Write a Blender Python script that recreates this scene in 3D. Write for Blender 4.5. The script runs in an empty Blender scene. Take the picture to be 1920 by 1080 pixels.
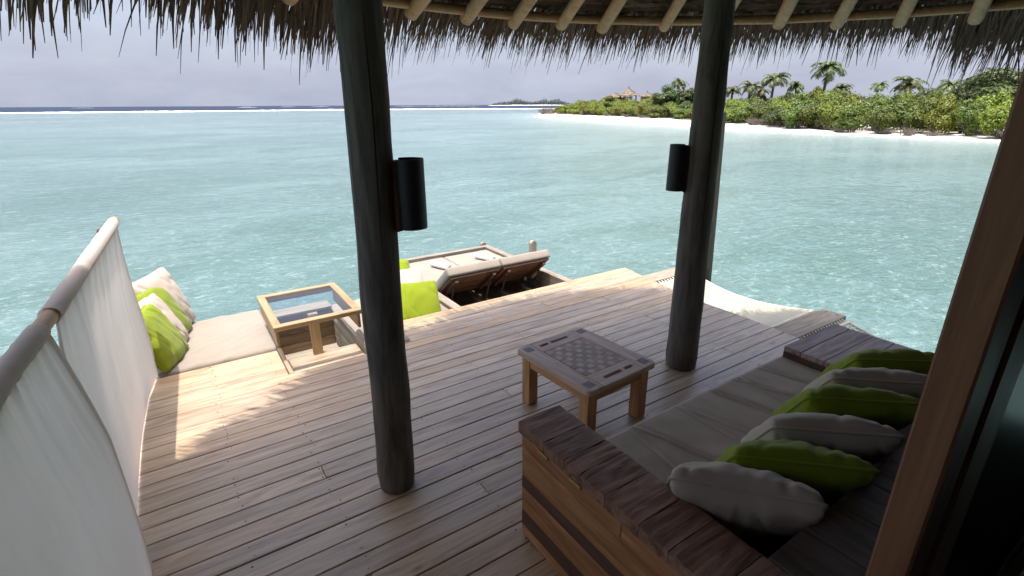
import bpy, bmesh, math, random
import numpy as np
from mathutils import Vector, Matrix, noise as mnoise

random.seed(7)
rng = np.random.default_rng(7)
SC = bpy.context.scene
COL = SC.collection
PI = math.pi

# ------------------------------------------------------------------ camera
EYE = 1.7
F_PX, PITCH, ROLL, YAW = 950.0, math.atan(344 / 950.0), -0.0049, math.radians(56.5)
fw = Vector((math.cos(YAW), math.sin(YAW), 0)); rt = Vector((math.sin(YAW), -math.cos(YAW), 0)); up = Vector((0, 0, 1))
dv = fw * math.cos(PITCH) - up * math.sin(PITCH); uv = fw * math.sin(PITCH) + up * math.cos(PITCH)
r2 = rt * math.cos(ROLL) + uv * math.sin(ROLL); u2 = -rt * math.sin(ROLL) + uv * math.cos(ROLL)
cam = bpy.data.cameras.new("camera"); camo = bpy.data.objects.new("camera", cam); COL.objects.link(camo)
cam.sensor_width = 36.0; cam.lens = 36.0 * F_PX / 1920.0
cam.clip_start = 0.02; cam.clip_end = 30000
M = Matrix((r2, u2, -dv)).transposed().to_4x4(); M.translation = (0, 0, EYE)
camo.matrix_world = M
SC.camera = camo

# ------------------------------------------------------------------ world, sun, exposure
SUNDIR = Vector((-0.10, -0.07, 1.0)).normalized()       # towards the sun, nearly overhead
SKY_STRENGTH, SUN_STRENGTH, EXPOSURE, VEIL = 0.15, 2.1, 1.45, 0.25
W = bpy.data.worlds.new("World"); SC.world = W; W.use_nodes = True
nt = W.node_tree; nt.nodes.clear()
out = nt.nodes.new("ShaderNodeOutputWorld"); bg = nt.nodes.new("ShaderNodeBackground")
sky = nt.nodes.new("ShaderNodeTexSky"); sky.sky_type = 'NISHITA'; sky.sun_disc = False
sky.sun_elevation = math.asin(SUNDIR.z); sky.sun_rotation = math.atan2(SUNDIR.x, SUNDIR.y)
sky.air_density = 1.0; sky.dust_density = 6.0; sky.ozone_density = 2.0
tc = nt.nodes.new("ShaderNodeTexCoord"); mp = nt.nodes.new("ShaderNodeMapping")
mp.inputs['Scale'].default_value = (1.5, 1.5, 4.5)
nz = nt.nodes.new("ShaderNodeTexNoise"); nz.inputs['Scale'].default_value = 2.2; nz.inputs['Detail'].default_value = 7; nz.inputs['Roughness'].default_value = 0.55
rp = nt.nodes.new("ShaderNodeValToRGB"); rp.color_ramp.elements[0].position = 0.42; rp.color_ramp.elements[1].position = 0.78
rp.color_ramp.elements[0].color = (0.80, 0.80, 0.80, 1); rp.color_ramp.elements[1].color = (0.96, 0.96, 0.96, 1)
mx = nt.nodes.new("ShaderNodeMix"); mx.data_type = 'RGBA'
cl = nt.nodes.new("ShaderNodeMix"); cl.data_type = 'RGBA'      # thin haze cloud: grey-lilac with paler drifts
cl.inputs['A'].default_value = (1.33, 1.43, 1.82, 1); cl.inputs['B'].default_value = (1.64, 1.76, 2.10, 1)
nz2 = nt.nodes.new("ShaderNodeTexNoise"); nz2.inputs['Scale'].default_value = 4.0; nz2.inputs['Detail'].default_value = 8; nz2.inputs['Roughness'].default_value = 0.6; nz2.inputs['Distortion'].default_value = 0.4
rp2 = nt.nodes.new("ShaderNodeValToRGB"); rp2.color_ramp.elements[0].position = 0.38; rp2.color_ramp.elements[1].position = 0.80
nt.links.new(mp.outputs[0], nz2.inputs['Vector']); nt.links.new(nz2.outputs['Fac'], rp2.inputs[0]); nt.links.new(rp2.outputs[0], cl.inputs['Factor'])
nt.links.new(cl.outputs['Result'], mx.inputs['B'])
nt.links.new(tc.outputs['Generated'], mp.inputs['Vector']); nt.links.new(mp.outputs[0], nz.inputs['Vector'])
nt.links.new(nz.outputs['Fac'], rp.inputs[0])
# the veil is a flat layer: thick along the horizon, thin overhead (1 - exp(-k / sin elevation))
sx = nt.nodes.new("ShaderNodeSeparateXYZ"); nt.links.new(tc.outputs['Generated'], sx.inputs[0])
def wmath(op, a, b):
    m_ = nt.nodes.new("ShaderNodeMath"); m_.operation = op
    for i_, v_ in enumerate((a, b)):
        if isinstance(v_, (int, float)): m_.inputs[i_].default_value = v_
        else: nt.links.new(v_, m_.inputs[i_])
    return m_.outputs[0]
thick = wmath('SUBTRACT', 1.0, wmath('POWER', 2.718, wmath('DIVIDE', -VEIL, wmath('MAXIMUM', sx.outputs[2], 0.02))))
nt.links.new(wmath('MULTIPLY', rp.outputs[0], thick), mx.inputs['Factor'])
nt.links.new(sky.outputs[0], mx.inputs['A']); nt.links.new(mx.outputs['Result'], bg.inputs['Color'])
bg.inputs['Strength'].default_value = SKY_STRENGTH
nt.links.new(bg.outputs[0], out.inputs['Surface'])
sl = bpy.data.lights.new("sun", 'SUN'); so = bpy.data.objects.new("sun", sl); COL.objects.link(so)
sl.energy = SUN_STRENGTH; sl.angle = math.radians(0.5); sl.color = (1.0, 0.955, 0.89)
so.rotation_euler = SUNDIR.to_track_quat('Z', 'Y').to_euler()
so.location = (0, 0, 30)
vs = SC.view_settings; vs.view_transform = 'Standard'; vs.look = 'None'; vs.gamma = 1; vs.use_curve_mapping = False
vs.exposure = EXPOSURE
SC.cycles.max_bounces = 10; SC.cycles.diffuse_bounces = 5; SC.cycles.transparent_max_bounces = 24
SC.cycles.caustics_reflective = False; SC.cycles.caustics_refractive = False
SC.cycles.sample_clamp_indirect = 6
try:
    SC.cycles.use_denoising = True
except Exception:
    pass

# ------------------------------------------------------------------ node helpers
def new_mat(name):
    m = bpy.data.materials.new(name); m.use_nodes = True
    t = m.node_tree
    return m, t, t.nodes['Principled BSDF']
def N(t, kind, **kw):
    n = t.nodes.new("ShaderNode" + kind)
    for k, v in kw.items(): setattr(n, k, v)
    return n
def ramp(t, src, stops, interp='LINEAR'):
    r = N(t, 'ValToRGB'); cr = r.color_ramp; cr.interpolation = interp
    while len(cr.elements) < len(stops): cr.elements.new(0.5)
    for e, (p, c) in zip(cr.elements, stops):
        e.position = p; e.color = (c, c, c, 1) if isinstance(c, (int, float)) else (*c, 1)
    t.links.new(src, r.inputs[0]); return r.outputs[0]
def mixc(t, fac, a, b, mode='MIX'):
    m = N(t, 'Mix', data_type='RGBA', blend_type=mode)
    for s, v in (('Factor', fac), ('A', a), ('B', b)):
        if isinstance(v, (int, float)): m.inputs[s].default_value = v if s == 'Factor' else (v, v, v, 1)
        elif isinstance(v, tuple): m.inputs[s].default_value = (*v, 1)
        else: t.links.new(v, m.inputs[s])
    return m.outputs['Result']
def mathn(t, op, a, b=None):
    m = N(t, 'Math', operation=op)
    for i, v in enumerate((a, b)):
        if v is None: continue
        if isinstance(v, (int, float)): m.inputs[i].default_value = v
        else: t.links.new(v, m.inputs[i])
    return m.outputs[0]
def coords(t, scale, island=False, kind='Object', spread=37.0):
    """Object coordinates shifted by a random amount per object (or per island), then scaled."""
    c = N(t, 'TexCoord')
    if island:
        g = N(t, 'NewGeometry'); rnd = g.outputs['Random Per Island']
    else:
        o = N(t, 'ObjectInfo'); rnd = o.outputs['Random']
    cb = N(t, 'CombineXYZ')
    a = mathn(t, 'MULTIPLY', rnd, spread); b = mathn(t, 'MULTIPLY', rnd, spread * 2.7)
    t.links.new(a, cb.inputs[0]); t.links.new(b, cb.inputs[1]); t.links.new(a, cb.inputs[2])
    ad = N(t, 'VectorMath', operation='ADD'); t.links.new(c.outputs[kind], ad.inputs[0]); t.links.new(cb.outputs[0], ad.inputs[1])
    mpn = N(t, 'Mapping'); mpn.inputs['Scale'].default_value = scale; t.links.new(ad.outputs[0], mpn.inputs['Vector'])
    return mpn.outputs[0], rnd
def noise(t, vec, scale, detail=4, rough=0.55, dist=0.0):
    n = N(t, 'TexNoise'); n.inputs['Scale'].default_value = scale; n.inputs['Detail'].default_value = detail
    n.inputs['Roughness'].default_value = rough; n.inputs['Distortion'].default_value = dist
    t.links.new(vec, n.inputs['Vector']); return n.outputs['Fac']
def bump(t, p, h, strength, dist):
    b = N(t, 'Bump'); b.inputs['Strength'].default_value = strength; b.inputs['Distance'].default_value = dist
    t.links.new(h, b.inputs['Height']); t.links.new(b.outputs[0], p.inputs['Normal'])
def axis_scale(axis, along, across):
    return tuple(along if 'XYZ'[i] == axis else across for i in range(3))

def wood(name, dark, light, axis='X', rough=0.65, island=False, knots=0.0, tint=None, var=0.35, relief=0.25, grain=1.0, spec=0.35):
    m, t, p = new_mat(name)
    v, rnd = coords(t, axis_scale(axis, 1.0, 9.0 * grain), island)
    rings = noise(t, v, 2.4, 5, 0.6, 1.1)
    v2, _ = coords(t, axis_scale(axis, 3.0, 120.0 * grain), island)
    fine = noise(t, v2, 1.0, 3, 0.6)
    c = mixc(t, ramp(t, rings, [(0.32, 0.0), (0.5, 0.55), (0.68, 1.0)]), dark, light)
    c = mixc(t, 0.45, c, mixc(t, ramp(t, fine, [(0.3, 0.62), (0.6, 1.0)]), (0, 0, 0), c), 'MIX')
    if tint:                                   # boards weather differently: some greyer, some yellower
        r3 = mathn(t, 'FRACT', mathn(t, 'MULTIPLY', rnd, 7.31))
        c = mixc(t, mathn(t, 'MULTIPLY', r3, tint[1]), c, mixc(t, 1.0, c, tint[0], 'MULTIPLY'))
        r4 = mathn(t, 'FRACT', mathn(t, 'MULTIPLY', rnd, 13.7))
        c = mixc(t, ramp(t, r4, [(0.55, 0.0), (1.0, tint[3])]), c, mixc(t, 1.0, c, tint[2], 'MULTIPLY'))
    if knots:
        v3, _ = coords(t, axis_scale(axis, 2.6, 7.5), island)
        vo = N(t, 'TexVoronoi'); vo.inputs['Scale'].default_value = 1.0; t.links.new(v3, vo.inputs['Vector'])
        k = ramp(t, vo.outputs['Distance'], [(0.05, 1.0), (0.085, 0.35), (0.13, 0.0)])
        sp = N(t, 'SeparateColor'); t.links.new(vo.outputs['Color'], sp.inputs[0])
        k = mathn(t, 'MULTIPLY', k, mathn(t, 'GREATER_THAN', sp.outputs[0], 1 - knots))
        c = mixc(t, mathn(t, 'MULTIPLY', k, 0.65), c, (0.09, 0.07, 0.065))
    hs = N(t, 'HueSaturation'); t.links.new(c, hs.inputs['Color'])
    t.links.new(mathn(t, 'ADD', mathn(t, 'MULTIPLY', rnd, var), 1 - var / 2), hs.inputs['Value'])
    t.links.new(hs.outputs[0], p.inputs['Base Color'])
    t.links.new(ramp(t, fine, [(0, rough - 0.08), (1, rough + 0.12)]), p.inputs['Roughness'])
    p.inputs['Specular IOR Level'].default_value = spec
    hh = mathn(t, 'ADD', mathn(t, 'MULTIPLY', fine, 0.6), rings)
    bump(t, p, hh, relief, 0.004)
    return m

def fabric(name, col, rough=0.9, weave=900, var=0.06, trans=0.0, blotch=0.12):
    m, t, p = new_mat(name)
    v, rnd = coords(t, (1, 1, 1))
    a = noise(t, v, 5.0, 4, 0.6); w = noise(t, v, weave, 2, 0.7)
    c = mixc(t, ramp(t, a, [(0.3, 1 - blotch), (0.7, 1.0)]), (0, 0, 0), col)
    c = mixc(t, ramp(t, w, [(0.25, 0.86), (0.7, 1.0)]), (0, 0, 0), c)
    t.links.new(c, p.inputs['Base Color']); p.inputs['Roughness'].default_value = rough
    p.inputs['Specular IOR Level'].default_value = 0.2
    p.inputs['Sheen Weight'].default_value = 0.15
    bump(t, p, mathn(t, 'ADD', mathn(t, 'MULTIPLY', w, 0.25), noise(t, v, 28.0, 4, 0.6)), 0.22, 0.006)
    if trans:
        tr = N(t, 'BsdfTranslucent'); t.links.new(c, tr.inputs['Color'])
        ms = N(t, 'MixShader'); ms.inputs[0].default_value = trans
        o = t.nodes['Material Output']; t.links.new(p.outputs[0], ms.inputs[1]); t.links.new(tr.outputs[0], ms.inputs[2])
        t.links.new(ms.outputs[0], o.inputs['Surface'])
    return m

def plain(name, col, rough=0.6, metal=0.0, sc=20, amt=0.2, bumpiness=0.1):
    m, t, p = new_mat(name)
    v, rnd = coords(t, (1, 1, 1)); a = noise(t, v, sc, 4, 0.6)
    t.links.new(mixc(t, ramp(t, a, [(0.25, 1 - amt), (0.75, 1.0)]), (0, 0, 0), col), p.inputs['Base Color'])
    p.inputs['Roughness'].default_value = rough; p.inputs['Metallic'].default_value = metal
    bump(t, p, a, bumpiness, 0.004); return m

def leafmat(name, stops, trans=0.3, rough=0.5):
    m, t, p = new_mat(name)
    g = N(t, 'NewGeometry'); oi = N(t, 'ObjectInfo')
    r = mathn(t, 'FRACT', mathn(t, 'ADD', g.outputs['Random Per Island'], mathn(t, 'MULTIPLY', oi.outputs['Random'], 0.35)))
    c = ramp(t, g.outputs['Random Per Island'], stops)
    hs = N(t, 'HueSaturation'); t.links.new(c, hs.inputs['Color'])
    t.links.new(mathn(t, 'ADD', mathn(t, 'MULTIPLY', oi.outputs['Random'], 0.5), 0.75), hs.inputs['Value'])
    t.links.new(mathn(t, 'ADD', mathn(t, 'MULTIPLY', oi.outputs['Random'], 0.05), 0.475), hs.inputs['Hue'])
    t.links.new(hs.outputs[0], p.inputs['Base Color']); p.inputs['Roughness'].default_value = rough
    tr = N(t, 'BsdfTranslucent'); t.links.new(hs.outputs[0], tr.inputs['Color'])
    ms = N(t, 'MixShader'); ms.inputs[0].default_value = trans
    t.links.new(p.outputs[0], ms.inputs[1]); t.links.new(tr.outputs[0], ms.inputs[2])
    t.links.new(ms.outputs[0], t.nodes['Material Output'].inputs['Surface'])
    return m

# ------------------------------------------------------------------ materials
GREYWOOD = ((0.86, 0.82, 0.87), 0.9, (1.0, 0.90, 0.74), 1.0)
M_DECK = wood('deck_wood', (0.345, 0.235, 0.135), (0.65, 0.50, 0.335), 'X', 0.44, False, 0.45, GREYWOOD, 0.27, 0.16, 1.0, 0.9)
M_DECK.node_tree.nodes['Principled BSDF'].inputs['Coat Weight'].default_value = 0.2; M_DECK.node_tree.nodes['Principled BSDF'].inputs['Coat Roughness'].default_value = 0.32   # worn oil finish
M_DECK_Y = wood('deck_wood_cross', (0.418, 0.2967, 0.1894), (0.616, 0.4706, 0.328), 'Y', 0.5, False, 0.2, GREYWOOD, 0.30, 0.3)
M_PINE = wood('honey_wood', (0.30, 0.20, 0.105), (0.44, 0.315, 0.18), 'X', 0.5, False, 0.1, None, 0.15, 0.2)
M_PINE_Y = wood('honey_wood_cross', (0.30, 0.20, 0.105), (0.44, 0.315, 0.18), 'Y', 0.5, False, 0.1, None, 0.15, 0.2)
M_PINE_Z = wood('honey_wood_upright', (0.30, 0.20, 0.105), (0.44, 0.315, 0.18), 'Z', 0.5, False, 0.1, None, 0.15, 0.2)
M_GREYW_X = wood('weathered_wood', (0.20, 0.165, 0.125), (0.36, 0.315, 0.25), 'X', 0.75, False, 0.15, None, 0.25, 0.5)
M_GREYW_Y = wood('weathered_wood_cross', (0.20, 0.165, 0.125), (0.36, 0.315, 0.25), 'Y', 0.75, False, 0.15, None, 0.25, 0.5)
M_GREYW_Z = wood('weathered_wood_upright', (0.20, 0.165, 0.125), (0.36, 0.315, 0.25), 'Z', 0.75, False, 0.15, None, 0.25, 0.5)
M_MOSS = wood('mossy_wood', (0.0375, 0.0375, 0.025), (0.075, 0.0725, 0.0525), 'Z', 0.8, False, 0.15, None, 0.2, 0.5)
M_PIT = wood('pit_board_wood', (0.15, 0.095, 0.055), (0.30, 0.205, 0.125), 'X', 0.7, False, 0.2, None, 0.3, 0.4)
M_TABLE_X = wood('table_teak', (0.4698, 0.3289, 0.2506), (0.7204, 0.5638, 0.4541), 'X', 0.6, False, 0.0, None, 0.2, 0.4)
M_TABLE_Y = wood('table_teak_cross', (0.4698, 0.3289, 0.2506), (0.7204, 0.5638, 0.4541), 'Y', 0.6, False, 0.0, None, 0.2, 0.4)
M_TABLE_Z = wood('table_teak_upright', (0.405, 0.2093, 0.0945), (0.6345, 0.3713, 0.189), 'Z', 0.6, False, 0.05, None, 0.2, 0.3)
M_TABLE_SIDE = wood('table_apron_wood', (0.405, 0.2093, 0.0945), (0.6345, 0.3713, 0.189), 'X', 0.6, False, 0.05, None, 0.2, 0.3)
M_TABLE_SIDEY = wood('table_apron_wood_cross', (0.405, 0.2093, 0.0945), (0.6345, 0.3713, 0.189), 'Y', 0.6, False, 0.05, None, 0.2, 0.3)
M_TILE_L = wood('light_tile', (0.4698, 0.3654, 0.3002), (0.6003, 0.4959, 0.4306), 'X', 0.6, False, 0, None, 0.22, 0.2, 2)
M_TILE_D = wood('brown_tile', (0.348, 0.235, 0.1652), (0.4872, 0.348, 0.2522), 'X', 0.6, False, 0, None, 0.25, 0.2, 2)
M_INLAY = plain('slate_inlay', (0.22, 0.205, 0.185), 0.6, 0, 60, 0.4)
M_ARM_TOP = wood('rough_dark_wood', (0.1334, 0.06916, 0.04446), (0.4002, 0.2272, 0.1512), 'X', 0.55, False, 0, None, 0.22, 1.0, 0.7)
M_SHELF = wood('dark_shelf_wood', (0.06, 0.0432, 0.0336), (0.144, 0.108, 0.084), 'Y', 0.55, False, 0, None, 0.3, 0.5)
M_SIDE = wood('orange_brown_wood', (0.3, 0.132, 0.051), (0.6, 0.3225, 0.1425), 'Y', 0.55, False, 0.15, None, 0.3, 0.4)
M_SIDE_D = wood('dark_brown_wood', (0.091, 0.0448, 0.028), (0.182, 0.098, 0.063), 'Y', 0.6, False, 0, None, 0.3, 0.4)
M_DARKTIMBER = wood('dark_timber', (0.045, 0.028, 0.02), (0.09, 0.06, 0.042), 'Z', 0.7, False, 0, None, 0.2, 0.3)
M_ENDTOP = wood('plum_brown_wood', (0.2448, 0.1584, 0.1382), (0.6048, 0.4464, 0.3974), 'X', 0.55, False, 0, None, 0.25, 0.5)
M_POLE = wood('pole_wood', (0.07378, 0.0714, 0.06188), (0.1785, 0.1666, 0.1428), 'Z', 0.8, False, 0.3, None, 0.1, 0.9, 0.7)
M_BAMBOO = wood('peeled_pole_wood', (0.36, 0.225, 0.11), (0.52, 0.36, 0.20), 'X', 0.5, True, 0.0, None, 0.25, 0.3)
M_BAMBOO_Y = wood('peeled_rod_wood', (0.405, 0.243, 0.1148), (0.621, 0.4185, 0.2295), 'Y', 0.5, False, 0.1, None, 0.1, 0.3)
M_JAMB = wood('jamb_wood', (0.17, 0.075, 0.034), (0.27, 0.13, 0.062), 'Z', 0.5, False, 0, None, 0.2, 0.2)
M_WALL = wood('wall_board', (0.07, 0.0455, 0.0315), (0.126, 0.084, 0.0595), 'Z', 0.7, True, 0, None, 0.3, 0.3)
M_BLACK = plain('black_shade', (0.012, 0.012, 0.014), 0.55, 0, 120, 0.3, 0.15)
M_BRASS = plain('brass', (0.55, 0.38, 0.12), 0.35, 1.0, 50, 0.3, 0.05)
M_NAIL = plain('nail_metal', (0.11, 0.095, 0.085), 0.5, 0.6, 50, 0.3, 0.05)
M_CREAM = fabric('beige_canvas', (0.32, 0.276, 0.228))
M_CREAM_D = fabric('taupe_canvas', (0.51, 0.3999, 0.3055))
M_CREAM_P = fabric('pale_beige_canvas', (0.5513, 0.4621, 0.3703))
M_LIME = fabric('lime_canvas', (0.225, 0.29, 0.010), 0.85, 900, 0.05, 0.0, 0.10)
M_SCREEN = fabric('white_cotton', (0.84, 0.765, 0.69), 0.9, 700, 0.05, 0.40, 0.05)
M_TOWEL = fabric('white_towel', (0.82, 0.82, 0.81), 0.95, 400, 0.05, 0.0, 0.05)
M_ROPE = plain('white_rope', (0.72, 0.68, 0.55), 0.8, 0, 200, 0.15, 0.2)

def strandmat(name, stops, rough=0.75):
    m, t, p = new_mat(name)
    g = N(t, 'NewGeometry'); v, _ = coords(t, (1, 1, 1))
    c = ramp(t, g.outputs['Random Per Island'], stops)
    n = noise(t, v, 30, 3)
    c = mixc(t, ramp(t, n, [(0.3, 0.7), (0.7, 1.0)]), (0, 0, 0), c)
    t.links.new(c, p.inputs['Base Color']); p.inputs['Roughness'].default_value = rough
    return m
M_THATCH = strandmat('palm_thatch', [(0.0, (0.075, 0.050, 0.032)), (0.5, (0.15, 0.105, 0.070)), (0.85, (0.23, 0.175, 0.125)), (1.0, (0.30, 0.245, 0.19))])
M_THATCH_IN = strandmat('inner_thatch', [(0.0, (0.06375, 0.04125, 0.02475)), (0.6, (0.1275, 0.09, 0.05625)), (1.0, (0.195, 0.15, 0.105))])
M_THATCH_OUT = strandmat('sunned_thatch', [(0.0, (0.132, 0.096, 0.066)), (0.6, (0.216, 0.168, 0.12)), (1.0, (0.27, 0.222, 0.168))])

def glass(name, tint, rough=0.02, ior=1.45):
    m, t, p = new_mat(name)
    lw = N(t, 'LayerWeight'); lw.inputs['Blend'].default_value = 0.5
    f0 = ((ior - 1) / (ior + 1)) ** 2
    fr = N(t, 'Math', operation='ADD'); fr.inputs[1].default_value = f0
    t.links.new(mathn(t, 'MULTIPLY', mathn(t, 'POWER', lw.outputs['Facing'], 5.0), 0.9), fr.inputs[0])
    tb = N(t, 'BsdfTransparent'); tb.inputs['Color'].default_value = (*tint, 1)
    gl = N(t, 'BsdfGlossy'); gl.inputs['Roughness'].default_value = rough
    ms = N(t, 'MixShader'); t.links.new(fr.outputs[0], ms.inputs[0]); t.links.new(tb.outputs[0], ms.inputs[1]); t.links.new(gl.outputs[0], ms.inputs[2])
    t.links.new(ms.outputs[0], t.nodes['Material Output'].inputs['Surface']); return m
M_GLASS = glass('clear_glass', (0.955, 0.975, 0.985))
M_GLASS2 = glass('screen_glass', (0.965, 0.98, 0.985), 0.02, 1.25)
M_DARKGLASS, _t, _p = new_mat('dark_pane')
_v, _r = coords(_t, (1, 1, 1)); _t.links.new(mixc(_t, noise(_t, _v, 3.0), (0.004, 0.0045, 0.005), (0.010, 0.011, 0.011)), _p.inputs['Base Color'])
_p.inputs['Roughness'].default_value = 0.3; _p.inputs['Specular IOR Level'].default_value = 0.04

# ------------------------------------------------------------------ mesh helpers
class MB:
    def __init__(s): s.v = []; s.f = []; s.smooth = []
    def add(s, verts, faces, smooth=False):
        o = len(s.v); s.v.extend([tuple(map(float, q)) for q in verts]); s.f.extend([tuple(i + o for i in f) for f in faces]); s.smooth.extend([smooth] * len(faces)); return s
    def box(s, x0, x1, y0, y1, z0, z1, bev=0.0):
        if bev <= 0:
            v = [(x, y, z) for z in (z0, z1) for y in (y0, y1) for x in (x0, x1)]
            return s.add(v, [(0, 2, 3, 1), (4, 5, 7, 6), (0, 1, 5, 4), (2, 6, 7, 3), (0, 4, 6, 2), (1, 3, 7, 5)])
        b = min(bev, (x1 - x0) / 2.2, (y1 - y0) / 2.2, (z1 - z0) / 2.2)
        # chamfered on every edge
        bm = bmesh.new(); bmesh.ops.create_cube(bm, size=1.0)
        for q in bm.verts:
            q.co = Vector(((x0 + x1) / 2 + q.co.x * (x1 - x0), (y0 + y1) / 2 + q.co.y * (y1 - y0), (z0 + z1) / 2 + q.co.z * (z1 - z0)))
        bmesh.ops.bevel(bm, geom=bm.edges[:], offset=b, segments=1, affect='EDGES', profile=0.5)
        bm.verts.index_update()
        s.add([q.co[:] for q in bm.verts], [[q.index for q in f.verts] for f in bm.faces]); bm.free(); return s
    def prism(s, poly, z0, z1):
        n = len(poly)
        v = [(x, y, z0) for x, y in poly] + [(x, y, z1) for x, y in poly]
        return s.add(v, [tuple(range(n - 1, -1, -1)), tuple(range(n, 2 * n))] + [(i, (i + 1) % n, n + (i + 1) % n, n + i) for i in range(n)])
    def tube(s, pts, r, n=10, caps=True, smooth=True, wob=0.0):
        pts = [Vector(p) for p in pts]; k = len(pts); rr = r if isinstance(r, (list, tuple)) else [r] * k
        vs, fs = [], []; prev = None
        for i, p in enumerate(pts):
            d = (pts[min(i + 1, k - 1)] - pts[max(i - 1, 0)]).normalized()
            if prev is None: a = d.orthogonal().normalized()
            else: a = (prev - d * prev.dot(d)).normalized()
            prev = a; b = d.cross(a)
            for j in range(n):
                w = 2 * PI * j / n; q = rr[i]
                if wob: q *= 1 + wob * mnoise.noise(Vector((math.cos(w) * 1.5, math.sin(w) * 1.5, i * 0.35)) + p)
                vs.append(p + (a * math.cos(w) + b * math.sin(w)) * q)
        for i in range(k - 1):
            for j in range(n): fs.append((i * n + j, i * n + (j + 1) % n, (i + 1) * n + (j + 1) % n, (i + 1) * n + j))
        s.add(vs, fs, smooth)
        if caps: s.add(vs[:n], [tuple(range(n - 1, -1, -1))]); s.add(vs[-n:], [tuple(range(n))])
        return s
    def grid(s, fn, nu, nv, smooth=True, closed_u=False):
        vs = [fn(i / nu, j / nv) for j in range(nv + 1) for i in range(nu + 1)]
        s.add(vs, [(j * (nu + 1) + i, j * (nu + 1) + i + 1, (j + 1) * (nu + 1) + i + 1, (j + 1) * (nu + 1) + i) for j in range(nv) for i in range(nu)], smooth); return s
    def np(s, V, Fq, smooth=False):
        o = len(s.v); s.v.extend(map(tuple, V.tolist())); s.f.extend([tuple(q) for q in (Fq + o).tolist()]); s.smooth.extend([smooth] * len(Fq)); return s
    def mesh(s, name):
        me = bpy.data.meshes.new(name); me.from_pydata(s.v, [], s.f); me.polygons.foreach_set('use_smooth', s.smooth); me.update(); return me
def link(name, data, parent=None, mat=None, loc=None, rot=None):
    o = bpy.data.objects.new(name, data); COL.objects.link(o)
    if parent is not None: o.parent = parent
    if mat is not None and data is not None and len(data.materials) == 0: data.materials.append(mat)
    if loc is not None: o.location = loc
    if rot is not None: o.rotation_euler = rot
    return o
def part(name, mb, mat, parent, label=None, kind=None, loc=None, rot=None):
    o = link(name, mb.mesh(name) if isinstance(mb, MB) else mb, parent, mat, loc, rot)
    if label: o['label'] = label
    if kind: o['kind'] = kind
    return o
def tag(o, label=None, cat=None, group=None, kind=None):
    if label: o['label'] = label
    if cat: o['category'] = cat
    if group: o['group'] = group
    if kind: o['kind'] = kind
    return o
def thing(name, label, cat, loc=(0, 0, 0), rz=0.0, group=None):
    return tag(link(name, None, None, None, loc, (0, 0, rz)), label, cat, group)
def structure(name, mb, mat):
    return tag(link(name, mb.mesh(name) if mb else None, None, mat), kind='structure')
def copy_tree(o, parent=None):
    c = o.copy(); COL.objects.link(c)
    if parent is not None: c.parent = parent
    for ch in list(o.children): copy_tree(ch, c)
    return c
def nz3(x, y, z=0.0): return mnoise.noise(Vector((x, y, z)))

# ================================================================== WATER, OCEAN, ISLAND GROUND
SEA = -1.6
REEF = [(-180, 430), (115, 430), (100, 413), (89, 403), (74, 440), (60, 442), (50.5, 445), (40, 470), (-180.0001, 430)]
REEF_AZ = sorted([(100.1, 413.3), (88.9, 403.6), (74.0, 439.6), (59.8, 442.2), (50.7, 444.6), (35, 470), (10, 430), (-60, 430), (130, 430), (180, 430), (-180, 430)])
def reef_r(deg):
    a = [q[0] for q in REEF_AZ]; r = [q[1] for q in REEF_AZ]
    return float(np.interp(deg, a, r)) + 3 * math.sin(deg * 1.7) + 2 * math.sin(deg * 5.1 + 1)
SHORE = np.array([(118, 160), (104, 140), (96, 126), (88.9, 123.0), (80.4, 100.3), (71.9, 81.1), (69.1, 64.2), (66.4, 52.1), (65.4, 41.8), (63.9, 35.8), (63.6, 30.5), (62.2, 22.2), (62.0, 14.7), (61, 4), (64, -12), (72, -40)], float)
def shore_dist(P):
    best = np.full(len(P), 1e9)
    for a, b in zip(SHORE[:-1], SHORE[1:]):
        d = b - a; t = np.clip(((P - a) @ d) / (d @ d), 0, 1)[:, None]
        best = np.minimum(best, np.hypot(*(P - (a + t * d)).T))
    return best

M_LAGOON, t, p = new_mat('lagoon_water')
c = N(t, 'TexCoord')
def wcoord(scale, rot=0.0):
    m_ = N(t, 'Mapping'); m_.inputs['Scale'].default_value = scale; m_.inputs['Rotation'].default_value = (0, 0, rot)
    t.links.new(c.outputs['Object'], m_.inputs['Vector']); return m_.outputs[0]
big = noise(t, wcoord((0.022, 0.034, 0.02), 0.5), 1.0, 6, 0.62, 0.6)
mid = noise(t, wcoord((0.16, 0.30, 0.2), -0.6), 1.0, 5, 0.62, 0.8)
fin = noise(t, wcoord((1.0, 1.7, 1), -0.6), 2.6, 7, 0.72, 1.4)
glint_fleck = noise(t, wcoord((1.0, 1.5, 1), -0.3), 7.5, 3, 0.6, 1.8)
col = mixc(t, ramp(t, big, [(0.38, 0.0), (0.58, 1.0)]), (0.080, 0.143, 0.137), (0.140, 0.218, 0.215))
col = mixc(t, ramp(t, mid, [(0.34, 0.75), (0.54, 0.0)]), col, (0.062, 0.122, 0.102))
col = mixc(t, ramp(t, fin, [(0.34, 0.5), (0.52, 0.0)]), col, (0.058, 0.118, 0.095))
col = mixc(t, ramp(t, fin, [(0.55, 0.0), (0.68, 0.7)]), col, (0.24, 0.33, 0.315))  # pale caustic flecks painted into the water colour
col = mixc(t, mathn(t, 'MULTIPLY', ramp(t, glint_fleck, [(0.55, 0.0), (0.70, 0.6)]), ramp(t, fin, [(0.42, 0.0), (0.6, 1.0)])), col, (0.32, 0.40, 0.385))  # brightest glints on the ripples, also painted as base colour
at = N(t, 'Attribute'); at.attribute_name = 'shallow'
col = mixc(t, at.outputs['Fac'], col, (0.29, 0.365, 0.35))
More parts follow.
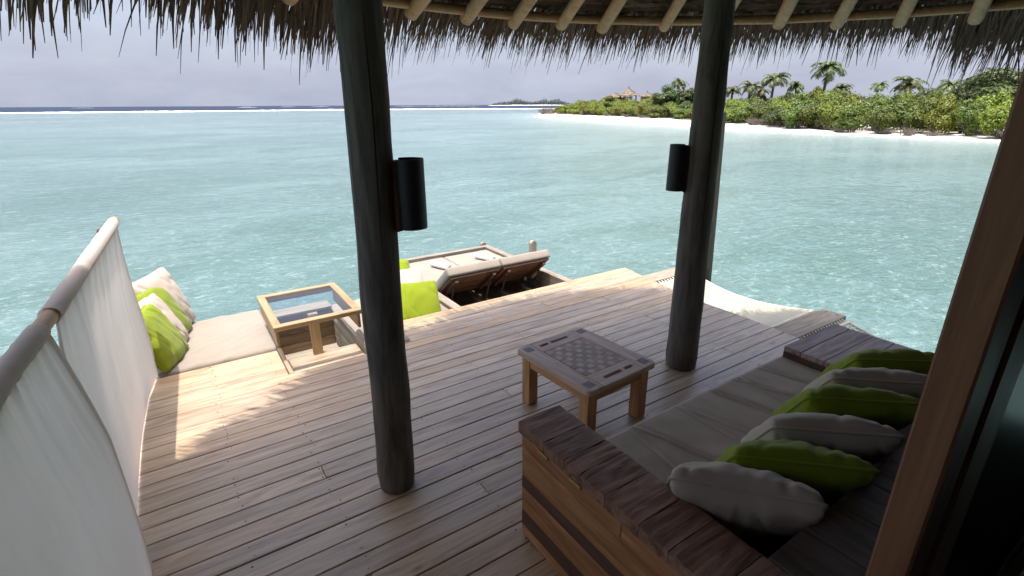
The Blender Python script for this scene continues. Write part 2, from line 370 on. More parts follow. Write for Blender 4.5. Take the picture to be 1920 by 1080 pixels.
t.links.new(col, p.inputs['Base Color']); p.inputs['Roughness'].default_value = 0.12; p.inputs['IOR'].default_value = 1.33
p.inputs['Specular IOR Level'].default_value = 0.30
w1 = noise(t, wcoord((0.9, 1.8, 1), -0.6), 1.0, 5, 0.6, 0.5); w2 = noise(t, wcoord((3.2, 5.0, 1), -0.4), 1.6, 4, 0.6, 0.4)
hh = mathn(t, 'ADD', mathn(t, 'MULTIPLY', w1, 1.0), mathn(t, 'MULTIPLY', w2, 0.35))
bump(t, p, hh, 0.9, 0.16)

M_OCEAN, t, p = new_mat('ocean_water')
c = N(t, 'TexCoord')
oc = noise(t, wcoord((0.004, 0.02, 0.01), 0.6), 1.0, 5, 0.6)
t.links.new(mixc(t, oc, (0.010, 0.018, 0.040), (0.022, 0.034, 0.065)), p.inputs['Base Color'])
p.inputs['Roughness'].default_value = 0.55; p.inputs['Specular IOR Level'].default_value = 0.12
bump(t, p, noise(t, wcoord((0.25, 0.6, 1), 0.6), 1.0, 4), 0.7, 0.5)

na = 360
angs = [-180 + 360 * i / na for i in range(na)]
rows = [0.0] + list(np.geomspace(2.0, 1.0 * 400, 70))
V = []; 
for r in rows:
    for a in angs:
        rr = r / 400.0; R = r * (1 - rr ** 3) + reef_r(a) * rr ** 3 if r > 0 else 0.0
        V.append((R * math.cos(math.radians(a)), R * math.sin(math.radians(a)), SEA))
V = np.array(V)
Fq = [(i * na + j, (i + 1) * na + j, (i + 1) * na + (j + 1) % na, i * na + (j + 1) % na) for i in range(1, len(rows) - 1) for j in range(na)]
Ft = [(0, na + j, na + (j + 1) % na) for j in range(na)]
me = bpy.data.meshes.new('lagoon'); me.from_pydata(V.tolist(), [], Ft + Fq); me.update()
sd = shore_dist(V[:, :2]); sh = np.clip(np.exp(-sd / 13.0) * 0.9 + np.exp(-sd / 3.0) * 0.25, 0, 0.95)
atr = me.attributes.new('shallow', 'FLOAT', 'POINT'); atr.data.foreach_set('value', sh.astype(np.float32))
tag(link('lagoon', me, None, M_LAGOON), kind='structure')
mb = MB(); V = []
orow = [1.0, 1.3, 2.0, 4.0, 9.0, 22.0]
for k in orow:
    for a in angs:
        R = reef_r(a) * k; V.append((R * math.cos(math.radians(a)), R * math.sin(math.radians(a)), SEA))
mb.np(np.array(V), np.array([(i * na + j, (i + 1) * na + j, (i + 1) * na + (j + 1) % na, i * na + (j + 1) % na) for i in range(len(orow) - 1) for j in range(na)]))
structure('ocean', mb, M_OCEAN)

M_FOAM = plain('sea_foam', (0.86, 0.87, 0.88), 0.85, 0, 0.3, 0.12, 0.3)
mb = MB()
A0, A1, NA = 20.0, 118.0, 900
secs = []
for i in range(NA + 1):
    a = A0 + (A1 - A0) * i / NA; R = reef_r(a)
    h = 0.30 + 0.55 * abs(nz3(a * 0.9, 3.1)) + 0.35 * abs(nz3(a * 5.0, 1.0)) + 0.15 * nz3(a * 21, 5)
    if a < 60: h *= max(0.25, (a - 46) / 14)
    w0 = 7 + 5 * nz3(a * 1.4, 7.7)
    ca, sa = math.cos(math.radians(a)), math.sin(math.radians(a))
    prof = [(R - w0 - 16, SEA + 0.006), (R - w0, SEA + 0.06), (R - 2.2, SEA + h * 0.65), (R - 0.5, SEA + h), (R + 1.2, SEA + h * 0.8), (R + 5, SEA + 0.05)]
    secs.append([(q * ca, q * sa, z) for q, z in prof])
vs_ = [q for s_ in secs for q in s_]; k = 6
mb.add(vs_, [(i * k + j, (i + 1) * k + j, (i + 1) * k + j + 1, i * k + j + 1) for i in range(NA) for j in range(k - 1)], True)
tag(link('surf', mb.mesh('surf'), None, M_FOAM), kind='stuff')
mb = MB()                                               # far breakers out on the deep water
for a, r, L, h in ((82.6, 1250, 15, 1.7), (79.0, 1500, 14, 1.1), (76.0, 1600, 22, 0.9), (70.5, 1500, 30, 0.8), (67.5, 1500, 26, 0.7), (63.5, 1500, 60, 0.9), (61.5, 1500, 40, 0.8), (95, 1700, 18, 0.7)):
    ca, sa = math.cos(math.radians(a)), math.sin(math.radians(a))
    for q in range(7):
        o = (q - 3) / 3 * L; hh_ = h * (1 - (q - 3) ** 2 / 13) * random.uniform(0.6, 1.1)
        x, y = r * ca - sa * o, r * sa + ca * o
        mb.tube([(x + sa * L / 5, y - ca * L / 5, SEA), (x, y, SEA + hh_ * 0.4), (x - sa * L / 5, y + ca * L / 5, SEA)], [0.15, hh_ * 0.6, 0.15], 6, False)
tag(link('breakers', mb.mesh('breakers'), None, M_FOAM), kind='stuff')

# sand of the island
M_SAND, t, p = new_mat('white_coral_sand')
c = N(t, 'TexCoord')
s1 = noise(t, wcoord((0.25, 0.25, 0.25)), 1.0, 6, 0.65); s2 = noise(t, wcoord((3, 3, 3)), 1.0, 5, 0.7)
sc_ = mixc(t, ramp(t, s1, [(0.3, 0.0), (0.65, 1.0)]), (0.58, 0.53, 0.45), (0.78, 0.75, 0.69))
gz = N(t, 'SeparateXYZ'); t.links.new(c.outputs['Object'], gz.inputs[0])
wet = ramp(t, mathn(t, 'ADD', gz.outputs[2], 2.0), [(0.36, 1.0), (0.52, 0.0)])
sc_ = mixc(t, mathn(t, 'MULTIPLY', wet, 0.55), sc_, (0.52, 0.47, 0.38))
sc_ = mixc(t, ramp(t, s2, [(0.62, 0.0), (0.8, 0.35)]), sc_, (0.30, 0.26, 0.20))
t.links.new(sc_, p.inputs['Base Color']); p.inputs['Roughness'].default_value = 0.9
bump(t, p, s2, 0.4, 0.1)
CREST = np.array([(128, 170, -1.0), (112, 150, -1.0), (104, 139, -1.0), (100.6, 133.4, -1.0), (97.4, 119.0, -0.95), (87.6, 89.7, -0.95), (82.6, 71.3, -1.0), (79.8, 61.5, -1.05), (74.7, 51.5, -1.15), (71.0, 42.1, -1.2), (65.6, 32.8, -1.46), (64.6, 25.8, -1.45), (65.0, 20.0, -1.45), (63.4, 13.0, -1.48), (63.5, 2, -1.45), (67, -14, -1.4), (75, -42, -1.4)], float)
n_s = 160
def resample(P, n):
    d = np.r_[0, np.cumsum(np.linalg.norm(np.diff(P[:, :2], axis=0), axis=1))]
    u = np.linspace(0, d[-1], n); return np.stack([np.interp(u, d, P[:, k]) for k in range(P.shape[1])], 1)
Aw = resample(np.c_[SHORE, np.full(len(SHORE), SEA)], n_s); Bw = resample(CREST, n_s)
inl = np.array([0.83, 0.0])
mb = MB(); R_ = []
for i in range(n_s):
    a, b = Aw[i], Bw[i]; d = b[:2] - a[:2]; L = max(np.hypot(*d), 0.5); d = d / L
    wig = 0.5 * nz3(i * 0.35, 2.2)
    row = [(*(a[:2] - d * (9 + wig)), SEA - 0.55), (*(a[:2] - d * wig), SEA + 0.004)]
    for k in (0.3, 0.6, 1.0):
        q = a[:2] + d * L * k; row.append((*q, SEA + (b[2] - SEA) * k ** 0.8 + 0.05 * nz3(q[0] * 0.2, q[1] * 0.2)))
    for off, zz in ((8, 0.15), (25, 0.4), (60, 0.7), (140, 0.8), (300, -0.6)):
        q = b[:2] + np.array([0.93, 0.36]) * off; row.append((*q, min(-0.35, b[2] + zz)))
    R_.append(row)
k = len(R_[0]); mb.add([q for r in R_ for q in r], [(i * k + j, i * k + j + 1, (i + 1) * k + j + 1, (i + 1) * k + j) for i in range(n_s - 1) for j in range(k - 1)], True)
structure('beach', mb, M_SAND)

# ================================================================== HUT: floor of the deck
deck = tag(link('deck', None), kind='structure')
PITCHY, GAP = 0.107, 0.0038
YF = 3.77
right_edge = [(1.0, 3.76), (1.75, 3.79), (2.16, 3.82), (2.6, 3.82), (3.41, 3.92), (3.69, 3.985), (3.77, 3.99)]
def xr(y): return float(np.interp(y, [q[0] for q in right_edge], [q[1] for q in right_edge]))
joists = [-2.05, -1.45, -0.75, -0.02, 0.35, 0.95, 1.5, 2.05, 2.6, 3.15, 3.6]
JOINTS = [0.35, 0.95, 1.5, 2.05, 2.6, 3.15]
nails = MB()
def plank(x0, x1a, x1b, y0, y1):
    z = random.uniform(-0.0012, 0.0012); b = 0.003
    m_ = MB(); x0 += 0.0012; L0 = -0.024
    lo = [(x0, y0), (x1a, y0), (x1b, y1), (x0, y1)]
    hi = [(x0 + b, y0 + b), (x1a - b, y0 + b), (x1b - b, y1 - b), (x0 + b, y1 - b)]
    vv = [(x, y, L0) for x, y in lo] + [(x, y, z - b) for x, y in lo] + [(x, y, z) for x, y in hi]
    ff = [(3, 2, 1, 0), (8, 9, 10, 11)]
    for a in (0, 4):
        for i in range(4): ff.append((a + i, a + (i + 1) % 4, a + 4 + (i + 1) % 4, a + 4 + i))
    m_.add(vv, ff)
    part('plank', m_, M_DECK, deck)
def nail(x, y):
    r = random.uniform(0.0024, 0.0040); q = 6
    nails.add([(x + r * math.cos(2 * PI * i / q), y + r * math.sin(2 * PI * i / q), 0.0016) for i in range(q)] + [(x + r * 1.1 * math.cos(2 * PI * i / q), y + r * 1.1 * math.sin(2 * PI * i / q), -0.004) for i in range(q)],
              [tuple(range(q))] + [(i, q + i, q + (i + 1) % q, (i + 1) % q) for i in range(q)])
row = 0; y1 = YF
while y1 > -3.0:
    y0 = y1 - PITCHY + GAP
    segs = [(-2.3 if y1 < 0.9 else (-0.62 if y1 < 3.9 else -0.4), None)]
    if y0 > 3.31: segs = [(-0.40, 0.408), (1.30 if y0 > 3.43 else 1.0, None)]
    for (xa, xb) in segs:
        if xb is not None: cuts = [xa, xb]
        else:
            cand = [j for j in JOINTS if j > xa + 0.8]; n = 2 if xa < -1 else 1
            cs = sorted(random.sample(cand, min(n, len(cand)))) if random.random() < 0.75 else []
            cuts = [xa] + cs + [None]
        for c0, c1 in zip(cuts[:-1], cuts[1:]):
            if c1 is None: plank(c0, xr(y0), xr(y1), y0, y1)
            else: plank(c0, c1 - 0.001, c1 - 0.001, y0, y1)
        for j in joists:
            if j > cuts[0] + 0.03 and (cuts[-1] is None or j < cuts[-1] - 0.03):
                for f_ in (0.22, 0.78):
                    dxs = (-0.014, 0.014) if j in cuts else (random.uniform(-0.016, 0.016),)
                    if random.random() < 0.78:
                        for q in dxs: nail(j + q, y0 + (y1 - y0) * f_ + random.uniform(-0.009, 0.009))
    y1 -= PITCHY; row += 1
part('nail_heads', nails, M_NAIL, deck, kind='stuff')
# coping board at the end of the short planks, step board, joists and fascias
part('trim_board', MB().box(0.412, 0.440, 3.335, 3.79, -0.05, 0.004, 0.003), M_DECK_Y, deck)
for k in range(2):
    part('plank', MB().box(0.444, 0.985, 3.345 + k * 0.214, 3.345 + k * 0.214 + 0.210, -0.125, -0.10, 0.004), M_DECK, deck)
for j in joists:
    part('joist', MB().box(j - 0.022, j + 0.022, -2.9, (3.30 if 0.3 < j < 1.2 else 3.72), -0.17, -0.0255), M_GREYW_Y, deck)
part('fascia', MB().box(1.30, 3.94, 3.742, 3.765, -0.22, -0.027), M_GREYW_X, deck)
part('fascia', MB().box(0.415, 1.28, 3.305, 3.328, -0.35, -0.027), M_GREYW_X, deck)
pts = [(1.0, 3.76), (1.75, 3.79), (2.16, 3.82), (2.6, 3.82), (3.41, 3.92), (3.69, 3.975)]
m_ = MB()
ys = [q[0] for q in pts]; xs = [q[1] for q in pts]
m_.prism([(x - 0.004, y) for y, x in zip(ys, xs)] + [(x - 0.035, y) for y, x in zip(ys[::-1], xs[::-1])], -0.22, -0.027)
part('fascia', m_, M_GREYW_Y, deck)
for x, y in ((-0.3, 3.2), (1.45, 3.2), (3.5, 3.2), (-0.3, 1.2), (1.6, 1.2), (3.5, 1.2), (3.5, -0.8), (-1.9, -0.8)):
    part('deck_pile', MB().tube([(x, y, -3.0), (x, y, -0.172)], 0.10, 12), M_GREYW_Z, deck)

# ================================================================== HUT: room walls behind the camera
mb = MB()
for k in range(28):                                     # upright wall boards of the back and side walls
    mb.box(-2.3 + k * 0.25, -2.3 + k * 0.25 + 0.246, -3.0, -2.96, 0.003, 2.75)
for k in range(12):
    mb.box(-2.36, -2.32, -2.95 + k * 0.26, -2.95 + k * 0.26 + 0.256, 0.003, 2.75)
    mb.box(4.66, 4.70, -2.95 + k * 0.26, -2.95 + k * 0.26 + 0.256, 0.003, 2.75)
structure('room_walls', mb, M_WALL)
mb = MB()
for k in range(22): mb.box(2.62 + 0.09 * k, 2.62 + 0.09 * k + 0.087, 0.17, 0.21, 0.003, 2.2)
for k in range(15): mb.box(-2.32 + 0.12 * k, -2.32 + 0.12 * k + 0.117, 0.17, 0.21, 0.003, 2.2)  # unseen left boards, widened to keep light off the near deck
structure('front_wall', mb, M_WALL)
structure('ceiling', MB().box(-2.4, 4.75, -3.05, 0.22, 2.76, 2.80), M_WALL)
structure('lintel', MB().box(-2.32, 4.7, 0.165, 0.215, 2.203, 2.758), M_WALL)

# the open glazed door at the right edge of the picture
door = thing('glazed_door', 'dark glazed door in a reddish brown timber frame beside the daybed back', 'door', (0.93, 0.2, 0))
part('jamb', MB().box(0.012, 0.118, -0.03, 0.028, 0.003, 2.2, 0.004), M_JAMB, door)
part('stile', MB().box(0.128, 0.262, -0.036, 0.018, 0.02, 2.19, 0.004), M_JAMB, door)
part('stile', MB().box(1.55, 1.68, -0.036, 0.018, 0.02, 2.19, 0.004), M_JAMB, door)
part('rail', MB().box(0.264, 1.548, -0.034, 0.016, 0.02, 0.16, 0.004), M_JAMB, door)
part('rail', MB().box(0.264, 1.548, -0.034, 0.016, 2.08, 2.19, 0.004), M_JAMB, door)
part('pane', MB().box(0.264, 1.548, -0.012, -0.004, 0.162, 2.078), M_DARKGLASS, door)

# ================================================================== ROOF
RC = (1.76, 0.30); RZ = 2.225; SL = 0.42; RT = 2.93
def roof_pt(th, R, dz=0.0):
    return (RC[0] + R * math.cos(th), RC[1] + R * math.sin(th), RZ + (RT - R) * SL + dz)
roof = thing('thatched_roof', 'round palm thatch roof overhead with peeled pole rafters and a ragged hanging fringe', 'roof', (RC[0], RC[1], 0))
def rl(p): return (p[0] - RC[0], p[1] - RC[1], p[2])
obs = [94.0, 86.2, 78.8, 71.5, 64.5, 56.0, 42.5, 35.2, 28.0, 20.0, 11.5]
obs_th = [math.atan2(y - RC[1], x - RC[0]) for x, y in ((1.399, 3.198), (1.786, 3.208), (2.135, 3.158), (2.476, 3.068), (2.732, 2.85), (3.204, 2.813), (3.947, 2.427), (4.312, 2.204), (4.482, 1.837), (4.539, 1.403))]
obs_th += [0.5 * (obs_th[5] + obs_th[6])]
a = obs_th[0]
ths = list(obs_th)
a = max(obs_th) + math.radians(7.4)
while a < min(obs_th) + 2 * PI - math.radians(4):
    ths.append(a); a += math.radians(7.4)
for th in ths:
    r0 = random.uniform(0.036, 0.044); tip = RT + random.uniform(-0.05, 0.03)
    hid = False
    pp = [Vector(rl(roof_pt(th, tip + 0.012, -0.01))), Vector(rl(roof_pt(th, tip, -0.008)))] + [Vector(rl(roof_pt(th + random.uniform(-0.004, 0.004), R, 0))) for R in (2.5, 1.9, 1.2, 0.5)]
    part('rafter', MB().tube(pp, [r0 * 0.72, r0, r0 * 1.02, r0 * 0.98, r0 * 0.95, r0 * 0.8], 12, True, True, 0.10), M_BAMBOO, roof)
def ring(R, r, dz, wob=0.006):
    pts = [rl(roof_pt(q, R + wob * nz3(q * 9, R), dz + wob * nz3(q * 7, R + 4))) for q in np.linspace(0, 2 * PI, 121)]
    return MB().tube(pts, [r * (1 + 0.08 * nz3(i * 0.7, R * 3)) for i in range(121)], 10, False)
part('purlin', ring(2.885, 0.031, 0.020, 0.003), M_BAMBOO, roof)
part('purlin', ring(1.9, 0.030, 0.060), M_BAMBOO, roof)
part('purlin', ring(1.15, 0.030, 0.060), M_BAMBOO, roof)
# underlay of the thatch (closed cone) and its top side
mb = MB(); nth = 180
RR = [0.02, 0.6, 1.2, 1.9, 2.4, 2.7, 2.87]
mb.grid(lambda u, v: rl(roof_pt(u * 2 * PI, RR[int(round(v * 6))], 0.095 + 0.008 * nz3(u * 60, v * 9))), nth, 6)
mb.grid(lambda u, v: rl(roof_pt(-u * 2 * PI, RR[int(round(v * 6))], 0.115 + 0.20 * (1 - v) + 0.09)), nth, 6)
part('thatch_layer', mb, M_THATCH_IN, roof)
# strands lying along the underside, between the rafters
mb = MB()
def arc_strand(th0, th1, R, dz, w):
    n = 7; top = []; bot = []; ph = random.uniform(0, 9)
    for i in range(n):
        q = th0 + (th1 - th0) * i / (n - 1)
        d = 0.012 * math.sin(ph + i * 0.9) - 0.03 * math.sin(PI * i / (n - 1)) * 0.6
        top.append(rl(roof_pt(q, R + d, dz))); bot.append(rl(roof_pt(q, R + d + w, dz - 0.012 + 0.006 * random.random())))
    mb.add(top + bot, [(i, i + 1, n + i + 1, n + i) for i in range(n - 1)], True)
for i in range(5200):
    th = random.uniform(-0.5, 2.5); R = random.uniform(1.2, 2.85) if random.random() < 0.3 else random.uniform(2.2, 2.86)
    arc_strand(th, th + random.uniform(0.06, 0.16), R, random.uniform(0.058, 0.088), random.uniform(0.006, 0.016))
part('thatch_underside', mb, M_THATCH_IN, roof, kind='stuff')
# hanging fringe: narrow leaf strips, clumped, drooping from the eave
def fringe(n, th_lo, th_hi, seg=5, wide=1.0, lng=1.0):
    Vv, Ff = [], []; o = 0
    ncl = max(1, n // 9)
    for _ in range(ncl):
        th_c = random.uniform(th_lo, th_hi); lean_c = random.gauss(0.0, 0.10); len_c = random.uniform(0.75, 1.25)
        deg = math.degrees(th_c)
        layer = random.random()
        for _k in range(9):
            th = th_c + random.gauss(0, 0.011); R0 = 2.76 + 0.25 * random.random() ** 1.2
            L = (0.14 + 0.30 * random.random() ** 1.4 + (3.0 - R0) * 0.8) * len_c
            L *= lng; loose = random.random() < 0.06
            if loose: L = min(L * random.uniform(1.2, 1.6), 0.62)
            w0 = wide * random.uniform(0.0045, 0.0115) * (0.6 if loose else 1)
            az = th + lean_c + random.gauss(0, 0.10)
            s0 = -SL + random.uniform(-0.06, 0.06); s1 = random.uniform(-2.0, -0.9)
            if deg > 95: s1 = random.uniform(-4.0, -1.6)
            dz = 0.07 + 0.11 * layer + random.uniform(-0.01, 0.02)
            p = Vector(rl(roof_pt(th, R0, dz))); tw = random.uniform(-0.8, 0.8)
            for i in range(seg + 1):
                f = i / seg
                sl_ = s0 + (s1 - s0) * f ** 1.1
                d = Vector((math.cos(az), math.sin(az), sl_)).normalized()
                side = Vector((-math.sin(az), math.cos(az), 0)) * math.cos(tw) + Vector((0, 0, 1)) * math.sin(tw)
                w = w0 * (1 - 0.85 * f ** 1.6)
                Vv += [p - side * w, p + side * w]
                p = p + d * (L / seg)
                az += random.gauss(0, 0.05)
            for i in range(seg): Ff.append((o + 2 * i, o + 2 * i + 1, o + 2 * i + 3, o + 2 * i + 2))
            o += 2 * (seg + 1)
    m2 = MB(); m2.add(Vv, Ff, True); return m2
part('thatch_fringe', fringe(5400, math.radians(-12), math.radians(106)), M_THATCH, roof, kind='stuff')
part('thatch_fringe', fringe(1800, math.radians(104), math.radians(152), 5, 1.35), M_THATCH, roof, kind='stuff')
part('thatch_fringe', fringe(1900, math.radians(-14), math.radians(23), 5, 1.0, 1.6), M_THATCH, roof, kind='stuff')
part('thatch_fringe', fringe(2600, math.radians(152), math.radians(348), 3), M_THATCH, roof, kind='stuff')

# ================================================================== ROUND POLES AND WALL LAMPS
def pole(name, label, base, top, rb, rt_):
    t_ = thing(name, label, 'pole', (base[0], base[1], 0), 0, 'round poles holding up the roof')
    n = 40; rng_ = []
    b = Vector((0, 0, 0.004)); e = Vector((top[0] - base[0], top[1] - base[1], top[2]))
    pts = [b + (e - b) * (i / n) + Vector((0.008 * nz3(i * 0.11, base[0]), 0.008 * nz3(i * 0.11, base[1] + 5), 0)) * min(1, i / 6) for i in range(n + 1)]
    rr = [(rb + (rt_ - rb) * i / n) * (1 + 0.03 * nz3(i * 0.3, base[0] * 2)) for i in range(n + 1)]
    rr[0] *= 0.93
    part('log', MB().tube(pts, rr, 32, True, True, 0.05), M_POLE, t_)
    # drying cracks: thin black strips on the log surface, groove shade painted as colour
    for k in range(4):
        a = random.uniform(0, 2 * PI); i0 = random.randint(2, 18); i1 = min(n - 2, i0 + random.randint(10, 22)); m2 = MB(); L = []; 
        for i in range(i0, i1 + 1):
            c_ = pts[i]; q = rr[i] * 1.012; w = 0.0022 * math.sin(PI * (i - i0) / (i1 - i0)) + 0.0004; aa = a + 0.05 * nz3(i * 0.2, k)
            L.append((c_.x + q * math.cos(aa) - math.sin(aa) * w, c_.y + q * math.sin(aa) + math.cos(aa) * w, c_.z)); L.append((c_.x + q * math.cos(aa) + math.sin(aa) * w, c_.y + q * math.sin(aa) - math.cos(aa) * w, c_.z))
        m2.add(L, [(2 * i, 2 * i + 1, 2 * i + 3, 2 * i + 2) for i in range(i1 - i0)])
        part('crack_shade_strip', m2, M_BLACK, t_)
    return t_
pole('roof_pole', 'dark round timber pole standing nearest, left of the chess table', (0.622, 1.94), (0.665, 1.93, 2.98), 0.084, 0.080)
pole('roof_pole', 'dark round timber pole behind the chess table, beside the hammock', (2.69, 1.955), (2.665, 1.985, 2.98), 0.103, 0.074)

def lamp(label, loc, rz, dist, zc, h, r):
    t_ = thing('wall_lamp', label, 'lamp', (loc[0], loc[1], 0), rz, 'black shaded lamps on the poles')
    part('backboard', MB().box(dist - 0.004, dist + 0.020, -0.024, 0.024, zc - h / 2 - 0.012, zc + h / 2 - 0.006, 0.004), M_JAMB, t_)
    part('backboard', MB().box(dist + 0.021, dist + 0.030, -0.045, 0.045, zc - h / 2 - 0.004, zc + h / 2 - 0.008, 0.002), M_BLACK, t_)
    m2 = MB(); n = 28; c0 = dist + 0.030 + r * 0.62
    ang = [-PI * 0.76 + 2 * PI * 0.76 * i / n for i in range(n + 1)]
    o_ = [(c0 + r * math.cos(q), r * math.sin(q)) for q in ang]; i_ = [(c0 + (r - 0.004) * math.cos(q), (r - 0.004) * math.sin(q)) for q in ang]
    m2.prism(o_ + i_[::-1], zc - h / 2, zc + h / 2)
    part('shade', m2, M_BLACK, t_)
    m3 = MB(); m3.tube([(c0, 0, zc - 0.05), (c0, 0, zc - 0.02), (c0, 0, zc + 0.02), (c0, 0, zc + 0.045)], [0.012, 0.024, 0.026, 0.008], 12)
    part('bulb', m3, M_TOWEL, t_)
    return t_
lamp('black half round lamp on the right side of the nearer pole', (0.64, 1.935), math.radians(-28), 0.076, 1.375, 0.268, 0.058)
lamp('black half round lamp on the left side of the pole behind the chess table', (2.685, 1.97), math.radians(141), 0.080, 1.335, 0.272, 0.056)

# ================================================================== FABRIC WIND SCREEN
scr = thing('fabric_screen', 'white cotton wind screen gathered on a wooden rod along the left deck edge', 'screen', (-0.38, 2.4, 0))
def rodp(y): return Vector((np.interp(y, [0.6, 1.65, 2.07, 3.83], [-0.49, -0.458, -0.425, -0.335]), y, 1.05))
S0 = Vector((-0.38, 2.4, 0))
part('rod', MB().tube([rodp(y) - S0 for y in np.linspace(0.6, 3.86, 14)], 0.0245, 14, True, True, 0.06), M_BAMBOO_Y, scr)
def botx(y): return float(np.interp(y, [0.6, 2.0, 2.3, 2.66, 3.1, 3.5, 3.82], [-0.42, -0.405, -0.412, -0.41, -0.402, -0.375, -0.328]))
def panel(y0, y1, off, seed, yb0=None, yb1=None):
    yb0 = y0 if yb0 is None else yb0; yb1 = y1 if yb1 is None else yb1
    def fn(u, v):                                       # v: 0 at the rod, 1 at the deck
        y = (y0 + (y1 - y0) * u) * (1 - v) + (yb0 + (yb1 - yb0) * u) * v
        x = rodp(y).x * (1 - v) + botx(y) * v
        sag = 0.030 * math.sin(PI * v) * math.sin(PI * u)
        g = (1 - v) ** 2.2
        gather = (1 - v) ** 2.6 * 0.013 * (nz3(y * 22, seed) + 0.8 * nz3(y * 45, seed + 3))
        folds = (v ** 0.4) * (0.045 * (1 - v) ** 0.3 * nz3(y * 2.6 + v * 0.8, v * 0.7, seed + 9) + 0.016 * (1 - v) ** 1.5 * nz3(y * 9 + v * 2.5, v * 1.0, seed + 5))
        hem = 0.004 * nz3(y * 3, seed) * v ** 3
        z = 1.05 - 0.004 + (0.012 - (1.05 - 0.004)) * v
        return Vector((x + 0.014 + off * min(1, 2.5 * v) + sag * -0.5 + gather + folds + hem, y, z)) - S0
    m2 = MB().grid(fn, 150, 46)
    m2.f = m2.f; part('cloth', m2, M_SCREEN, scr)
    hs = []
    for u_ in (0.0, 1.0):                               # stitched side hems, a second layer of cloth
        m4 = MB(); wv = 0.022 / abs(y1 - y0)
        def hemf(a_, b_):
            q = fn(abs(u_ - wv * a_), b_); return q + Vector((0.0035, 0, 0))
        m4.grid(hemf, 2, 46); hs.append(m4)
    k = 130
    for m4 in hs: part('hem', m4, M_SCREEN, scr)
    m3 = MB()
    def slv(u, v):
        y = y0 + (y1 - y0) * u; a = v * 2 * PI
        r = 0.0305 + 0.0024 * nz3(y * 30, math.cos(a) * 2, seed) + 0.002 * nz3(y * 70, a, seed)
        c_ = rodp(y); return Vector((c_.x + r * math.cos(a), y, c_.z + r * math.sin(a))) - S0
    m3.grid(slv, k, 16); part('sleeve', m3, M_SCREEN, scr)
panel(0.62, 1.985, 0.040, 2.0)
panel(2.13, 3.775, -0.012, 11.0, 1.93, 3.815)
part('support_post', MB().box(-0.045, -0.005, 1.385, 1.425, 0.003, 1.018, 0.004), M_SIDE_D, scr)
part('support_post', MB().box(-0.10, -0.06, -0.36, -0.32, 0.003, 1.018, 0.004), M_SIDE_D, scr)

# ================================================================== CUSHIONS AND PILLOWS
def rbox(hx, hy, hz, r, n=(24, 24, 4), disp=None):
    """soft cushion: rounded box, origin at the centre of its bottom"""
    m2 = MB()
    def rnd(p):
        q = Vector((max(-hx + r, min(hx - r, p[0])), max(-hy + r, min(hy - r, p[1])), max(-hz + r, min(hz - r, p[2]))))
        d = Vector(p) - q
        w = q + d.normalized() * r if d.length > 1e-6 else Vector(p)
        w = w + Vector((0, 0, hz))
        return disp(w) if disp else w
    def warp(u): 
        return math.copysign(abs(u) ** 0.8, u)
    for ax in range(3):
        for sg in (-1, 1):
            a, b = [i for i in range(3) if i != ax]; h = (hx, hy, hz)
            na_, nb_ = n[a], n[b]
            def fn(u, v):
                p = [0, 0, 0]; p[ax] = sg * h[ax]
                su = (2 * u - 1) if sg * (1 if ax != 1 else -1) > 0 else (1 - 2 * u)
                p[a] = warp(su) * h[a]; p[b] = warp(2 * v - 1) * h[b]
                return rnd(p)
            m2.grid(fn, na_, nb_)
    return m2
def weld(o, d=0.0004):
    bm = bmesh.new(); bm.from_mesh(o.data); bmesh.ops.remove_doubles(bm, verts=bm.verts, dist=d); bm.to_mesh(o.data); bm.free(); o.data.update(); return o
def wrinkle(amp, ang, freq, seed):
    ca, sa = math.cos(ang), math.sin(ang)
    def f(w):
        s_ = w.x * ca + w.y * sa; l_ = -w.x * sa + w.y * ca
        k = nz3(s_ * freq, l_ * freq * 0.16, seed); k = max(0.0, 1 - abs(k) * 4.2) ** 2
        k2 = nz3(w.x * 6, w.y * 6, seed + 3)
        top = min(1, max(0, w.z / 0.05))
        return w + Vector((0, 0, (amp * k + amp * 0.5 * k2) * top))
    return f
def make_pillow(w, h, T, seed):
    m2 = MB(); n = 44
    def shape(u, v, s_):
        a, b = 2 * u - 1, 2 * v - 1
        a = math.copysign(abs(a) ** 0.85, a); b = math.copysign(abs(b) ** 0.85, b)
        ear = 1 - 0.055 * (a * a * b * b) ** 3                     # corners slightly rounded off
        x = a * ear * (1 - 0.055 * (1 - b * b) * abs(a)); z = b * ear * (1 - 0.055 * (1 - a * a) * abs(b))
        q = (1 - a ** 2) * (1 - b ** 2)
        t_ = T * q ** 0.34 * (1 + 0.10 * nz3(a * 1.3, b * 1.3, seed + 8 + s_))
        ea, eb = abs(a) ** 3, abs(b) ** 3
        # puckers running in from the seams, deeper near the corners, and a few long soft creases
        pl_ = 0.006 * (eb * nz3(a * 7, b * 1.2, seed + s_) + ea * nz3(a * 1.2, b * 7, seed + 4 + s_)) * (0.55 + abs(a * b))
        r_ = nz3((a + 0.6 * b) * 2.2, (a - b) * 0.5, seed + 12 + s_); cr = -0.010 * max(0, 1 - abs(r_) * 6) * (0.4 + 0.6 * abs(b))
        y = s_ * max(0.0, t_ + (pl_ + cr + 0.006 * nz3(a * 3, b * 3, seed + 20)) * min(1, t_ / 0.03))
        sag = -0.018 * (1 - b) * (1 - a * a) * 0.5
        return (x * w / 2, y, h / 2 + z * h / 2 + sag)
    m2.grid(lambda u, v: shape(u, v, -1), n, n); m2.grid(lambda u, v: shape(1 - u, v, 1), n, n)
    per = [(i / 24, 0) for i in range(24)] + [(1, i / 24) for i in range(24)] + [(1 - i / 24, 1) for i in range(24)] + [(0, 1 - i / 24) for i in range(25)]
    pip = MB().tube([shape(u, v, 1) for u, v in per], 0.0062, 6, False)
    return m2, pip
PILLOWS = {}
